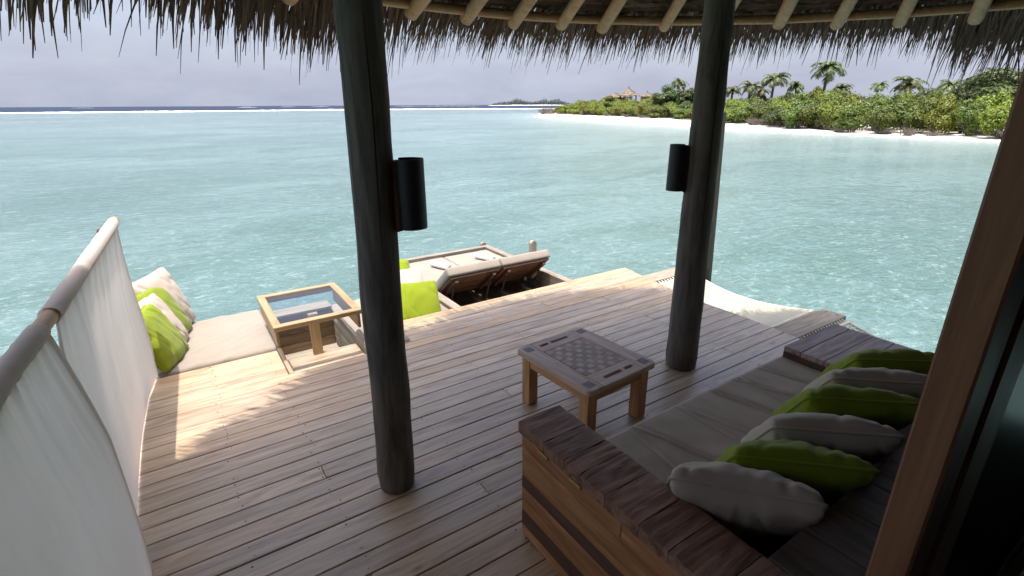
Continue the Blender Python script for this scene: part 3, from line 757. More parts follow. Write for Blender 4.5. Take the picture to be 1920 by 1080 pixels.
def pillow(color, label, loc, rz, tilt, size=0.44, T=0.085, seed=1.0, roll=0.0, group=None, cat='pillow'):
    key = (color, round(size, 2), seed)
    t_ = link('pillow', None, None, None, loc); tag(t_, label, cat, group)
    t_.rotation_euler = (tilt, roll, rz); t_.rotation_mode = 'XYZ'
    mat = {'lime': M_LIME, 'beige': M_CREAM_P}[color]
    m2, pip = make_pillow(size, size, T, seed)
    c_ = part('cover', m2, mat, t_); weld(c_); part('piping', pip, mat, c_)
    return t_

# ------------------------------------------------------------------ big daybed at the right
bed = thing('daybed', 'built-in timber daybed with a rough dark arm and a taupe seat pad', 'daybed', (0.94, 1.37, 0))
def bb(x0, x1, y0, y1, z0, z1, b=0.003): return MB().box(x0 - 0.94, x1 - 0.94, y0 - 1.37, y1 - 1.37, z0, z1, b)
zs = [0.003, 0.052, 0.129, 0.243, 0.300, 0.428, 0.499]
mats = [M_SIDE, M_SIDE_D, M_SIDE, M_SIDE_D, M_SIDE, M_SIDE]
for k in range(6):
    off = (0.0, 0.0012, 0.0006, 0.0014, 0.0, 0.001)[k]
    if k == 5:
        part('plank', bb(0.948 - off, 0.972, 0.83, 1.366, zs[k] + 0.001, zs[k + 1] - 0.001, 0.002), mats[k], bed)
        part('plank', bb(0.948 - off, 0.972, 0.27, 0.8285, zs[k] + 0.001, zs[k + 1] - 0.001, 0.002), mats[k], bed)
    else:
        part('plank', bb(0.948 - off, 0.972, 0.27, 1.366, zs[k] + 0.001, zs[k + 1] - 0.001, 0.002), mats[k], bed, label=('dark brown plank of the arm side' if mats[k] is M_SIDE_D else None))
    part('plank', bb(0.974, 1.128, 1.345, 1.366, zs[k] + 0.001, zs[k + 1] - 0.001, 0.002), wood('arm_end_wood_%d' % k, (0.28, 0.13, 0.052), (0.50, 0.28, 0.13), 'X') if k == 0 else bpy.data.materials['arm_end_wood_0'], bed)
part('arm_core', bb(0.974, 1.128, 0.27, 1.344, 0.003, 0.499, 0), M_SIDE_D, bed)
y = 1.378
M_ARM = M_ARM_TOP
for L in (0.16, 0.115, 0.085, 0.12, 0.14, 0.11, 0.15, 0.12, 0.12):
    y0 = max(0.27, y - L)
    def rough_top(x0, x1, ya, yb, z0, z1):
        nx, ny = 10, max(3, int((yb - ya) / 0.012)); seed = random.random() * 50
        m2 = MB(); e = 0.006
        def h(u, v):
            x = x0 + (x1 - x0) * u; yy = ya + (yb - ya) * v
            k = nz3(x * 16, yy * 110, seed) * 0.0035 + nz3(x * 30, yy * 55, seed + 2) * 0.0022
            ed = 0.004 if (u in (0.0, 1.0)) else 0.0
            return (x - 0.94, yy - 1.37, z1 + k - ed - 0.002)
        m2.grid(h, nx, ny, True)
        m2.box(x0 - 0.94 + 0.0005, x1 - 0.94 - 0.0005, ya - 1.37, yb - 1.37, z0, z1 - 0.011)
        xs_ = [x0 + (x1 - x0) * i / nx for i in range(nx + 1)]
        for v_ in (0.0, 1.0):
            top = [h(i / nx, v_) for i in range(nx + 1)]; bot = [(q[0], q[1], z1 - 0.011) for q in top]
            m2.add(top + bot, [(i, i + 1, nx + 2 + i, nx + 1 + i) for i in range(nx)])
        for u_ in (0.0, 1.0):
            top = [h(u_, j / ny) for j in range(ny + 1)]; bot = [(q[0], q[1], z1 - 0.011) for q in top]
            m2.add(top + bot, [(i, i + 1, ny + 2 + i, ny + 1 + i) for i in range(ny)])
        return m2
    part('arm_board', rough_top(0.938, 1.142, y0 + 0.0012, y - 0.0012, 0.5005, 0.552), M_ARM, bed)
    y = y0
    if y <= 0.28: break
for yc in (1.215, 1.035):
    part('hinge', bb(0.931, 0.9385, yc - 0.03, yc + 0.03, 0.492, 0.504, 0.001), M_BRASS, bed)
# back shelf, seat base
for k in range(9):
    x0 = 1.145 + k * 0.1825
    part('shelf_board', bb(x0 + 0.0012, x0 + 0.1812, 0.245, 0.485, 0.515, 0.548, 0.003), M_SHELF, bed)
part('back_panel', bb(1.145, 2.787, 0.455, 0.475, 0.003, 0.514, 0), M_SIDE_D, bed)
part('seat_base', bb(1.130, 2.80, 0.477, 1.33, 0.003, 0.195, 0.004), M_SIDE_D, bed)
CREASES = [(-0.70, 0.10, 0.45, -0.1, 0.010), (-0.52, -0.18, 0.30, 0.1, 0.006), (-0.31, 0.28, 0.42, 0.0, 0.012), (-0.12, 0.05, 0.22, 0.22, 0.007), (0.02, 0.40, 0.40, -0.05, 0.009),
           (0.21, 0.16, 0.44, 0.05, 0.012), (0.33, -0.10, 0.18, 0.28, 0.007), (0.47, 0.33, 0.36, 0.1, 0.009), (0.66, 0.22, 0.42, 0.0, 0.010), (0.74, -0.06, 0.2, 0.2, 0.006)]
def seat_disp(w):
    k = 0
    for x0_, sl_, len_, yc_, a_ in CREASES:
        s_ = w.x + sl_ * w.y + 0.025 * nz3(w.y * 4, x0_ * 9) - x0_; win = math.exp(-((w.y - yc_) / len_) ** 4)
        k += a_ * win * (math.exp(-(s_ / 0.007) ** 2) - 0.55 * math.exp(-((s_ - 0.022) / 0.014) ** 2))
    k += 0.007 * nz3(w.x * 4, w.y * 4, 2) + 0.004 * nz3(w.x * 11, w.y * 9, 5)
    return w + Vector((0, 0, k * min(1, w.z / 0.08)))
pad = part('seat_pad', rbox(0.838, 0.442, 0.0525, 0.035, (240, 90, 5), seat_disp), M_CREAM_D, bed, loc=(1.985 - 0.94, 0.928 - 1.37, 0.196)); weld(pad)

# end table of the daybed (plum brown boards)
et = thing('side_table', 'low plum-brown boarded side table at the far end of the taupe daybed', 'table', (2.83, 1.36, 0))
yy = 1.362
for k in range(7):
    w = (0.10, 0.13, 0.12, 0.14, 0.12, 0.13, 0.12)[k]
    part('plank', MB().box(0.0, 0.585, yy - w - 1.36 + 0.001, yy - 1.36 - 0.001, 0.318, 0.350 + random.uniform(-0.001, 0.001), 0.003), M_ENDTOP, et); yy -= w
part('side_panel', MB().box(0.0, 0.022, -0.86, 0.0, 0.003, 0.317), M_SIDE_D, et)
part('side_panel', MB().box(0.563, 0.585, -0.86, 0.0, 0.003, 0.317), M_SIDE_D, et)
part('front_panel', MB().box(0.0225, 0.5625, -0.022, -0.001, 0.003, 0.317), M_SIDE_D, et)

def bed_pillow(color, label, lx, ly, rx, ry, seed, ztop=0.62, tilt=42, h=0.45):
    """leaning back over the shelf: top edge from (lx, ly) to (rx, ry), foot on the seat farther out"""
    a = math.atan2(ry - ly, rx - lx); cx, cy = (lx + rx) / 2, (ly + ry) / 2; tl_ = math.radians(tilt)
    cx += -math.sin(a) * h * math.sin(tl_); cy += math.cos(a) * h * math.sin(tl_)
    pillow(color, label, (cx, cy, ztop - h * math.cos(tl_)), a, tl_, h, 0.105, seed, 0.0, 'pillows lined up on the daybed')
G = 0.30
bed_pillow('beige', 'beige pillow with dark shadowed face, nearest in the daybed row', 1.1, 0.795, 1.39, 0.45, 1.3)
bed_pillow('lime', 'lime green pillow between the nearest beige pillow and the second beige one', 1.345, 0.75, 1.68, 0.43, 3.0)
bed_pillow('beige', 'beige pillow standing between two lime green ones on the daybed', 1.6, 0.77, 1.95, 0.46, 4.7)
bed_pillow('lime', 'lime green pillow fourth along the daybed row', 1.905, 0.8, 2.25, 0.5, 6.3999999999999995)
bed_pillow('beige', 'beige pillow beside the plum-brown side table, behind two green ones', 2.14, 0.82, 2.48, 0.52, 8.1)
bed_pillow('lime', 'lime green pillow farthest along the daybed, against the side table', 2.42, 0.83, 2.74, 0.58, 9.8)

# ------------------------------------------------------------------ chess table
ct = thing('chess_table', 'low wooden table with an inlaid checkered chess board top', 'table', (1.775, 1.935, 0), math.radians(3.3))
TW, TD, TH = 0.525, 0.61, 0.35
hx, hy = TW / 2, TD / 2
def rounded_board(x0, x1, y0, y1, z0, z1, corners):
    r = 0.03; poly = []
    for (cx, cy, a0, on) in ((x1, y1, 0, 'ne' in corners), (x0, y1, 90, 'nw' in corners), (x0, y0, 180, 'sw' in corners), (x1, y0, 270, 'se' in corners)):
        sx, sy = (1 if cx == x1 else -1), (1 if cy == y1 else -1)
        if on:
            for q in range(6):
                a = math.radians(a0 + 90 * q / 5); poly.append((cx - sx * r + r * math.cos(a), cy - sy * r + r * math.sin(a)))
        else: poly.append((cx, cy))
    b = 0.004; cxm, cym = (x0 + x1) / 2, (y0 + y1) / 2
    m2 = MB(); n = len(poly)
    ins = [(x + (cxm - x) / abs(cxm - x + 1e-9) * b, y + (cym - y) / abs(cym - y + 1e-9) * b) for x, y in poly]
    m2.add([(x, y, z0) for x, y in poly] + [(x, y, z1 - b) for x, y in poly] + [(x, y, z1) for x, y in ins],
           [tuple(range(n - 1, -1, -1)), tuple(range(2 * n, 3 * n))] + [(k * n + i, k * n + (i + 1) % n, (k + 1) * n + (i + 1) % n, (k + 1) * n + i) for k in (0, 1) for i in range(n)])
    return m2
SB = 0.105
bl = part('top_board', rounded_board(-hx, -hx + SB, -hy, hy, TH - 0.03, TH, ('nw', 'sw')), M_TABLE_Y, ct)
br = part('top_board', rounded_board(hx - SB, hx, -hy, hy, TH - 0.03, TH, ('ne', 'se')), M_TABLE_Y, ct)
for sx, brd in ((-1, bl), (1, br)):
    for sy in (-1, 1):
        cx, cy = sx * (hx - 0.052), sy * (hy - 0.058)
        part('inlay', MB().box(cx - 0.026, cx + 0.026, cy - 0.026, cy + 0.026, TH - 0.01, TH + 0.0012), M_INLAY, brd)
xi0, xi1 = -hx + SB + 0.001, hx - SB - 0.001
for sy in (-1, 1):
    ya, yb = sorted((sy * (hy - 0.001), sy * (hy - 0.128)))
    s0, s1 = sorted((sy * (hy - 0.050), sy * (hy - 0.074)))
    m2 = MB()
    m2.box(xi0, xi1, ya, s0, TH - 0.028, TH - 0.001); m2.box(xi0, xi1, s1, yb, TH - 0.028, TH - 0.001)
    if sy > 0: sl_ = [(xi0, xi0 + 0.03), (xi0 + 0.095, xi0 + 0.115), (xi0 + 0.25, xi1)]
    else: sl_ = [(xi0, xi1 - 0.25), (xi1 - 0.115, xi1 - 0.095), (xi1 - 0.03, xi1)]
    for q in sl_: m2.box(q[0], q[1], s0, s1, TH - 0.028, TH - 0.001)
    part('slotted_board', m2, M_TABLE_X, ct)
part('under_panel', MB().box(xi0, xi1, -hy + 0.03, hy - 0.03, TH - 0.05, TH - 0.042), M_SIDE_D, ct)
cb = part('chess_board', MB().box(xi0 + 0.002, xi1 - 0.002, -hy + 0.131, hy - 0.131, TH - 0.03, TH - 0.008), M_TABLE_X, ct)
bw, bh = (xi1 - xi0 - 0.006) / 8, (TD - 0.264) / 8
tl = MB().box(-bw / 2 + 0.0005, bw / 2 - 0.0005, -bh / 2 + 0.0005, bh / 2 - 0.0005, -0.006, 0.0, 0.0008).mesh('square_tile'); tl.materials.append(M_TILE_L)
td = MB().box(-bw / 2 + 0.0005, bw / 2 - 0.0005, -bh / 2 + 0.0005, bh / 2 - 0.0005, -0.006, 0.0, 0.0008).mesh('square_tile'); td.materials.append(M_TILE_D)
for i in range(8):
    for j in range(8):
        part('square_tile', tl if (i + j) % 2 else td, None, cb, loc=(xi0 + 0.003 + bw * (i + 0.5), -hy + 0.132 + bh * (j + 0.5), TH - 0.0012 + random.uniform(-0.0006, 0.0004)))
lw = 0.068
for sx in (-1, 1):
    for sy in (-1, 1):
        cx, cy = sx * (hx - 0.025 - lw / 2), sy * (hy - 0.03 - lw / 2)
        part('leg', MB().box(cx - lw / 2, cx + lw / 2, cy - lw / 2, cy + lw / 2, 0.002, TH - 0.0305, 0.003), M_TABLE_Z, ct)
for sx in (-1, 1): part('apron', MB().box(*sorted((sx * (hx - 0.03), sx * (hx - 0.052))), -hy + 0.03 + lw + 0.001, hy - 0.031 - lw, TH - 0.095, TH - 0.031), M_TABLE_SIDEY, ct)
for sy in (-1, 1): part('apron', MB().box(-hx + 0.026 + lw, hx - 0.026 - lw, *sorted((sy * (hy - 0.036), sy * (hy - 0.058))), TH - 0.095, TH - 0.031), M_TABLE_SIDE, ct)

# ================================================================== SUNKEN SEATING PIT
pit = tag(link('seating_pit', None), kind='structure')
for k in range(6): part('plank', MB().box(0.445, 0.985, 3.80 + k * 0.132, 3.80 + k * 0.132 + 0.128, -0.40, -0.375, 0.003), M_GREYW_X, pit)
for k in range(4): part('plank', MB().box(0.47, 0.985, 4.46, 4.485, -0.374 + k * 0.088, -0.374 + k * 0.088 + 0.083, 0.004), M_PIT, pit)
part('ledge', MB().box(0.445, 0.985, 4.44, 4.60, -0.0195, 0.005, 0.004), M_GREYW_X, pit)
for k in range(4): part('plank', MB().box(0.416, 0.442, 3.80, 4.62, -0.374 + k * 0.085, -0.374 + k * 0.085 + 0.08, 0.003), M_GREYW_Y, pit)
for k in range(4): part('plank', MB().box(0.988, 1.014, 3.335, 4.62, -0.374 + k * 0.085, -0.374 + k * 0.085 + 0.08, 0.003), M_GREYW_Y, pit)
part('seat_platform', MB().box(-0.38, 0.414, 3.80, 4.70, -0.20, -0.085), M_GREYW_X, pit)
part('seat_platform', MB().box(1.016, 1.99, 3.795, 4.70, -0.30, -0.185), M_GREYW_X, pit)
part('seat_platform', MB().box(1.016, 1.298, 3.335, 3.79, -0.20, -0.085), M_GREYW_X, pit)
part('arm_rail', MB().box(1.93, 1.99, 3.775, 4.70, -0.183, -0.06, 0.006), M_GREYW_Y, pit)
for x in (-0.3, 0.38, 1.08, 1.92):
    part('pit_pile', MB().tube([(x, 4.55, -3.0), (x, 4.55, -0.205)], 0.07, 10), M_GREYW_Z, pit)

sp = tag(link('seat_cushion', None, None, None, (0.045, 4.245, -0.084)), 'pale beige seat cushion with diagonal creases, beside the fabric screen', 'cushion', 'cushions in the sunken seating')
def left_disp(w):
    k = 0
    s_ = w.x * 0.55 - w.y * 0.9 + 0.04 * nz3(w.x * 4, w.y * 4, 7)
    k = 0.016 * max(0, nz3(s_ * 15, w.x * 1.5, 4)) + 0.004 * nz3(w.x * 3, w.y * 3, 1)
    return w + Vector((0, 0, k * min(1, w.z / 0.06)))
weld(part('cover', rbox(0.385, 0.455, 0.05, 0.032, (50, 60, 5), left_disp), M_CREAM, sp))
sp2 = tag(link('seat_cushion', None, None, None, (1.455, 4.25, -0.184)), 'pale beige seat cushion behind the nearer pole, right of the glass table', 'cushion', 'cushions in the sunken seating')
weld(part('cover', rbox(0.47, 0.45, 0.052, 0.034, (40, 40, 5), wrinkle(0.006, 0.6, 6, 3)), M_CREAM, sp2))
sp3 = tag(link('bolster', None, None, None, (1.145, 3.57, -0.084)), 'short beige pad at the pit corner behind the nearer pole', 'cushion', 'cushions in the sunken seating')
weld(part('cover', rbox(0.155, 0.215, 0.052, 0.034, (20, 26, 5), wrinkle(0.004, 0.6, 6, 5)), M_CREAM, sp3))

GP = 'pillows leaning by the fabric screen'
pillow('lime', 'lime green pillow nearest the deck, leaning beside the white screen', (-0.205, 3.97, 0.015), math.radians(70), math.radians(-26), 0.42, 0.075, 7.7, 0, GP)
pillow('beige', 'beige pillow between the two lime green ones by the white screen', (-0.20, 4.16, 0.015), math.radians(68), math.radians(-24), 0.43, 0.075, 8.2, 0, GP)
pillow('lime', 'lime green pillow tucked between two beige pillows by the white screen', (-0.18, 4.36, 0.015), math.radians(66), math.radians(-22), 0.45, 0.075, 9.4, 0, GP)
pillow('beige', 'tall beige pillow at the water end of the screen pillows', (-0.17, 4.52, 0.015), math.radians(62), math.radians(-18), 0.50, 0.08, 10.1, 0, GP)
GP2 = 'pillows behind the nearer pole'
pillow('lime', 'large lime green pillow leaning at the deck edge beside the sun bed', (1.60, 3.875, -0.135), math.radians(-10), math.radians(-42), 0.42, 0.08, 11.5, math.radians(3), GP2)
pillow('beige', 'beige pillow behind the large lime green one beside the sun bed', (1.60, 4.16, -0.07), math.radians(-10), math.radians(-48), 0.42, 0.08, 12.2, 0, GP2)
pillow('lime', 'lime green pillow half hidden by the nearer pole, next to the sun bed', (1.60, 4.46, -0.05), math.radians(-10), math.radians(-50), 0.42, 0.08, 13.6, 0, GP2)

# glass topped table over the pit
gt = thing('glass_table', 'honey wood table with a recessed glass top standing over the seating pit', 'table', (0.69, 3.91, -0.10))
X0, X1, Y0, Y1, ZT = -0.305, 0.31, -0.37, 0.37, 0.37
fwid = 0.055
part('frame_rail', MB().box(X0, X1, Y0, Y0 + fwid, ZT - 0.035, ZT, 0.004), M_PINE, gt)
part('frame_rail', MB().box(X0, X1, Y1 - fwid, Y1, ZT - 0.035, ZT, 0.004), M_PINE, gt)
part('frame_rail', MB().box(X0, X0 + fwid, Y0 + fwid + 0.001, Y1 - fwid - 0.001, ZT - 0.035, ZT, 0.004), M_PINE_Y, gt)
part('frame_rail', MB().box(X1 - fwid, X1, Y0 + fwid + 0.001, Y1 - fwid - 0.001, ZT - 0.035, ZT, 0.004), M_PINE_Y, gt)
part('glass_pane', MB().box(X0 + fwid + 0.001, X1 - fwid - 0.001, Y0 + fwid + 0.001, Y1 - fwid - 0.001, ZT - 0.014, ZT - 0.006), M_GLASS, gt)
for (a, b, c_, d_) in ((X0 + 0.012, X0 + 0.030, Y0 + 0.03, Y1 - 0.012), (X1 - 0.030, X1 - 0.012, Y0 + 0.03, Y1 - 0.012)):
    part('side_panel', MB().box(a, b, c_, d_, ZT - 0.155, ZT - 0.036), M_PINE_Y, gt)
part('side_panel', MB().box(X0 + 0.031, X1 - 0.031, Y1 - 0.030, Y1 - 0.012, ZT - 0.065, ZT - 0.036), M_PINE, gt)
part('leg', MB().box(-0.035, 0.035, -0.172, -0.132, 0.002, ZT - 0.036, 0.003), M_PINE_Z, gt)

gp = thing('glass_screen', 'low clear glass panel along the water side of the sunken seating', 'screen', (0.8, 4.76, 0))
part('pane', MB().box(-1.25, 1.2, -0.005, 0.005, -0.30, 0.085), M_GLASS2, gp)
for x in (-1.0, 0.0, 1.1): part('clip', MB().box(x - 0.02, x + 0.02, -0.03, -0.006, -0.25, -0.19, 0.003), M_NAIL, gp)

# ================================================================== SUN BED DECK (two loungers in one timber frame)
S_ = 2.1 / 1.8                                          # the bed stands 0.4 m below the deck
ZB = -0.40
sb = thing('sun_bed', 'double timber sun bed with beige mattresses and both backrests raised', 'sun bed', (3.15, 5.6, ZB))
def sbx(x0, x1, y0, y1, z0, z1, b=0.004): return MB().box(x0 - 3.15, x1 - 3.15, y0 - 5.6, y1 - 5.6, z0 - ZB, z1 - ZB, b)
part('frame_rail', sbx(2.345, 2.405, 4.15, 6.66, -0.78, -0.40), M_GREYW_Y, sb)
part('frame_rail', sbx(3.905, 4.005, 4.15, 6.66, -0.78, -0.40), M_GREYW_Y, sb)
part('frame_rail', sbx(2.345, 4.005, 6.662, 6.75, -0.78, -0.40), M_GREYW_X, sb)
part('frame_rail', sbx(2.407, 3.903, 4.15, 4.21, -0.78, -0.42), M_GREYW_X, sb)
part('base_board', sbx(2.407, 3.903, 4.212, 6.66, -0.74, -0.71), M_PIT, sb)
for k in range(7): part('slat', sbx(2.407, 3.903, 5.40 + k * 0.18, 5.52 + k * 0.18, -0.53, -0.51), M_GREYW_X, sb)
for x in (2.62, 2.95, 3.36, 3.70): part('bearer', sbx(x - 0.02, x + 0.02, 4.22, 5.38, -0.68, -0.62), M_GREYW_Y, sb)
HY, HZ = 5.40, -0.43
ang = math.radians(39); BL = 0.54
for k, (xa, xb) in enumerate(((2.425, 3.135), (3.150, 3.885))):
    cx = (xa + xb) / 2; hw = (xb - xa) / 2
    mt = tag(link('mattress', None, None, None, (cx, 0, 0)), ('beige lounger mattress on the left half of the sun bed' if k == 0 else 'beige lounger mattress on the right half of the sun bed'), 'mattress', 'mattresses on the sun bed')
    Lf = 6.60 - HY
    weld(part('foot_cushion', rbox(hw, Lf / 2, 0.042, 0.016, (20, 30, 4), wrinkle(0.003, 1.2, 3, 3 + k)), M_CREAM, mt, loc=(0, HY + Lf / 2, -0.508)))
    bk = part('back_cushion', rbox(hw, BL / 2 + 0.03, 0.056, 0.016, (20, 16, 4), wrinkle(0.003, 0.2, 3, 8 + k)), M_CREAM, mt)
    weld(bk)
    dirv = Vector((0, -math.cos(ang), math.sin(ang))); nrm = Vector((0, math.sin(ang), math.cos(ang)))
    ctr = Vector((0, HY, -0.50)) + dirv * (BL / 2)
    bk.rotation_euler = (-ang, 0, 0); bk.location = ctr + nrm * 0.0
    # timber backrest panel, slot, props: parts of the bed, underside shade put into dark wood
    pm = Matrix.Rotation(-ang, 4, 'X'); pm.translation = Vector((cx - 3.15, 0, 0)) + ctr - nrm * 0.028 - Vector((0, 5.6, ZB))
    def pl(name, b_, mat):
        o = part(name, b_, mat, sb); o.matrix_local = pm; return o
    pl('backrest', MB().box(-hw + 0.02, hw - 0.02, -BL / 2, -0.03, 0.0, 0.022, 0.003), M_SIDE_D)
    pl('backrest', MB().box(-hw + 0.02, -0.13, -0.029, 0.005, 0.0, 0.022), M_SIDE_D)
    pl('backrest', MB().box(0.13, hw - 0.02, -0.029, 0.005, 0.0, 0.022), M_SIDE_D)
    pl('backrest', MB().box(-hw + 0.02, hw - 0.02, 0.006, BL / 2 - 0.02, 0.0, 0.022, 0.003), M_SIDE_D)
    for sx in (-1, 1):
        pl('batten', MB().box(sx * (hw - 0.10) - 0.022, sx * (hw - 0.10) + 0.022, -BL / 2 + 0.03, BL / 2 - 0.05, -0.042, -0.001, 0.003), M_SIDE_D)
        q = Vector((sx * (hw - 0.105) + cx - 3.15, 0, 0))
        topp = q + ctr - nrm * 0.075 + dirv * 0.10 - Vector((0, 5.6, ZB)); bot = Vector((topp.x, topp.y + 0.16, -0.70 - ZB))
        part('prop', MB().tube([bot, topp], 0.012, 4, True, False), M_DARKTIMBER, sb)
for k, (x, y) in enumerate(((2.86, 6.10), (3.565, 6.10))):
    tw = tag(link('rolled_towel', None, None, None, (x, y, -0.378), (0, 0, math.radians(-70))), ('rolled white towel on the left mattress of the sun bed' if k == 0 else 'rolled white towel on the right mattress of the sun bed'), 'towel', 'rolled towels on the sun bed')
    m2 = MB(); L = 0.165; rr = 0.044
    m2.grid(lambda u, v: (L * (2 * u - 1), (rr + 0.003 * nz3(u * 9, math.cos(v * 6.28) * 2, k)) * math.cos(v * 2 * PI), 0.0 + (rr * 0.86 + 0.003 * nz3(u * 7, math.sin(v * 6.28) * 2, k)) * math.sin(v * 2 * PI)), 20, 22)
    part('roll', m2, M_TOWEL, tw, loc=(0, 0, 0.0))
    m3 = MB()
    for sx in (-1, 1):                                  # the spiral seen at each end
        pts = [(sx * (L - 0.001), (0.004 + (rr - 0.004) * q / 40) * math.cos(q * 0.55), 0.86 * (0.004 + (rr - 0.004) * q / 40) * math.sin(q * 0.55)) for q in range(41)]
        m3.tube(pts, 0.0042, 5, True)
    part('spiral_end', m3, M_TOWEL, tw)
for k, (x, y, zt) in enumerate(((4.06, 5.60, -0.10), (3.96, 6.82, -0.37))):
    lp = tag(link('ladder_post', None, None, None, (x, y, -3.0)), ('taller rounded timber post rising beyond the raised backrests' if k == 0 else 'shorter rounded timber post at the far corner of the sun bed'), 'post', 'mooring posts by the sun bed')
    h = zt + 3.0
    part('shaft', MB().prism([(-0.045, -0.03), (0.045, -0.03), (0.045, 0.03), (-0.045, 0.03)], 0, h - 0.035), M_GREYW_Z, lp)
    part('rounded_top', MB().tube([(0, -0.0295, h - 0.042), (0, 0.0295, h - 0.042)], 0.0448, 16), M_GREYW_Z, lp)
part('pile', MB().tube([(-0.6, 0.9, -2.6), (-0.6, 0.9, -0.39)], 0.08, 10), M_GREYW_Z, sb)
part('pile', MB().tube([(0.6, 0.9, -2.6), (0.6, 0.9, -0.39)], 0.08, 10), M_GREYW_Z, sb)
part('pile', MB().tube([(-0.6, -1.1, -2.6), (-0.6, -1.1, -0.39)], 0.08, 10), M_GREYW_Z, sb)
part('pile', MB().tube([(0.6, -1.1, -2.6), (0.6, -1.1, -0.39)], 0.08, 10), M_GREYW_Z, sb)

# ================================================================== HAMMOCKS OVER THE WATER
def beam(label, x0, x1, y0, y1):
    t_ = thing('beam', label, 'beam', (x0, (y0 + y1) / 2, 0), 0, 'beams carrying the hammocks')
    part('board', MB().box(0, x1 - x0, (y0 - y1) / 2, (y1 - y0) / 2, -0.185, -0.10, 0.005), M_GREYW_X, t_)
    m2 = MB()
    for q in (0.055, 0.145):
        m2.tube([(x1 - x0 - 0.05 - 0.02 * 0, -0.1 + q, -0.101), (x1 - x0 - 0.05, -0.1 + q, -0.0985)], 0.011, 10)
    part('bolt_heads', m2, M_NAIL, t_)
    return t_
beam('weathered beam at the near end of the hammock, with two dark bolts', 3.86, 4.83, 1.84, 2.045)
beam('weathered beam at the far end of the hammock, behind the farther pole', 3.93, 5.0, 3.46, 3.665)
beam('weathered beam hidden behind the side table, carrying the second hammock', 3.86, 4.83, 0.02, 0.225)
pst = tag(link('mooring_post', None, None, None, (5.125, 3.36, -3.0), (0, 0, 0)), 'square grey-green post rising from the water behind the farther pole', 'post')
pst.rotation_euler = (math.radians(-1.87), math.radians(-1.29), 0)
part('shaft', MB().box(-0.034, 0.034, -0.026, 0.026, 0, 4.62, 0.006), M_MOSS, pst)
def hammock(label, y0, y1, x0, x1, sag, nx, ny):
    t_ = thing('hammock', label, 'hammock', (x0, y0, 0), 0, 'rope hammocks over the water')
    W_, L_ = x1 - x0, y1 - y0
    def P(u, v):
        e = 1.0 if u < 0 else 1.0
        z = -0.13 - sag * math.sin(PI * v) ** 0.9 * (0.55 + 0.45 * math.sin(PI * u)) 
        x = W_ * u + 0.07 * math.sin(PI * v) * (0.5 - u) * 2
        return Vector((x, L_ * v, z))
    m2 = MB()
    for i in range(nx + 1): m2.tube([P(i / nx, j / 22) for j in range(23)], 0.0042, 4, False)
    for j in range(ny + 1): m2.tube([P(i / 8, j / ny) for i in range(9)], 0.0042, 4, False)
    part('net', m2, M_ROPE, t_, kind='stuff')
    m3 = MB()
    for u in (0.0, 1.0): m3.tube([P(u, j / 22) for j in range(23)], 0.013, 8)
    for v in (0.0, 1.0): m3.tube([P(i / 8, v) for i in range(9)], 0.016, 8)
    part('edge_rope', m3, M_ROPE, t_)
    m4 = MB()
    for v, yb in ((0.0, -0.055), (1.0, L_ + 0.055)):
        for i in range(17):
            a = P(i / 17 + 0.01, v); b = Vector((W_ * (i + 0.5) / 17, yb, -0.11)); cc = P((i + 1) / 17 - 0.01, v)
            m4.tube([a, b, cc], 0.005, 5)
    part('lacing', m4, M_ROPE, t_, kind='stuff')
    return t_
hammock('white rope net hammock stretched between two beams beyond the farther pole', 2.10, 3.40, 3.99, 4.76, 0.11, 38, 62)
hammock('white rope net hammock mostly hidden behind the plum-brown side table', 0.28, 1.785, 3.99, 4.76, 0.16, 24, 44)

# ================================================================== ISLAND PLANTS
LEAF_Y = leafmat('beach_shrub_leaf', [(0.0, (0.09775, 0.1302, 0.012)), (0.4, (0.1552, 0.1922, 0.016)), (0.8, (0.2185, 0.248, 0.02)), (1.0, (0.2645, 0.2976, 0.03))])
LEAF_D = leafmat('dark_shrub_leaf', [(0.0, (0.0368, 0.062, 0.012)), (0.5, (0.06325, 0.1017, 0.016)), (0.9, (0.09775, 0.1426, 0.022)), (1.0, (0.1265, 0.1054, 0.03))])
LEAF_M = leafmat('mid_shrub_leaf', [(0.0, (0.0621, 0.0992, 0.012)), (0.5, (0.1058, 0.155, 0.016)), (0.88, (0.1495, 0.1984, 0.022)), (1.0, (0.1725, 0.155, 0.03))])
LEAF_P = leafmat('palm_leaf', [(0.0, (0.030, 0.048, 0.013)), (0.6, (0.075, 0.10, 0.026)), (1.0, (0.15, 0.16, 0.05))], 0.2)
LEAF_FAR = leafmat('haze_tinted_leaf', [(0.0, (0.05, 0.072, 0.078)), (1.0, (0.085, 0.115, 0.105))], 0.1)  # blue distance haze mixed into the leaf colour
M_TWIG = plain('grey_twig', (0.20, 0.165, 0.135), 0.85, 0, 8, 0.4)
M_TRUNK = plain('palm_trunk', (0.10, 0.082, 0.062), 0.85, 0, 6, 0.5)

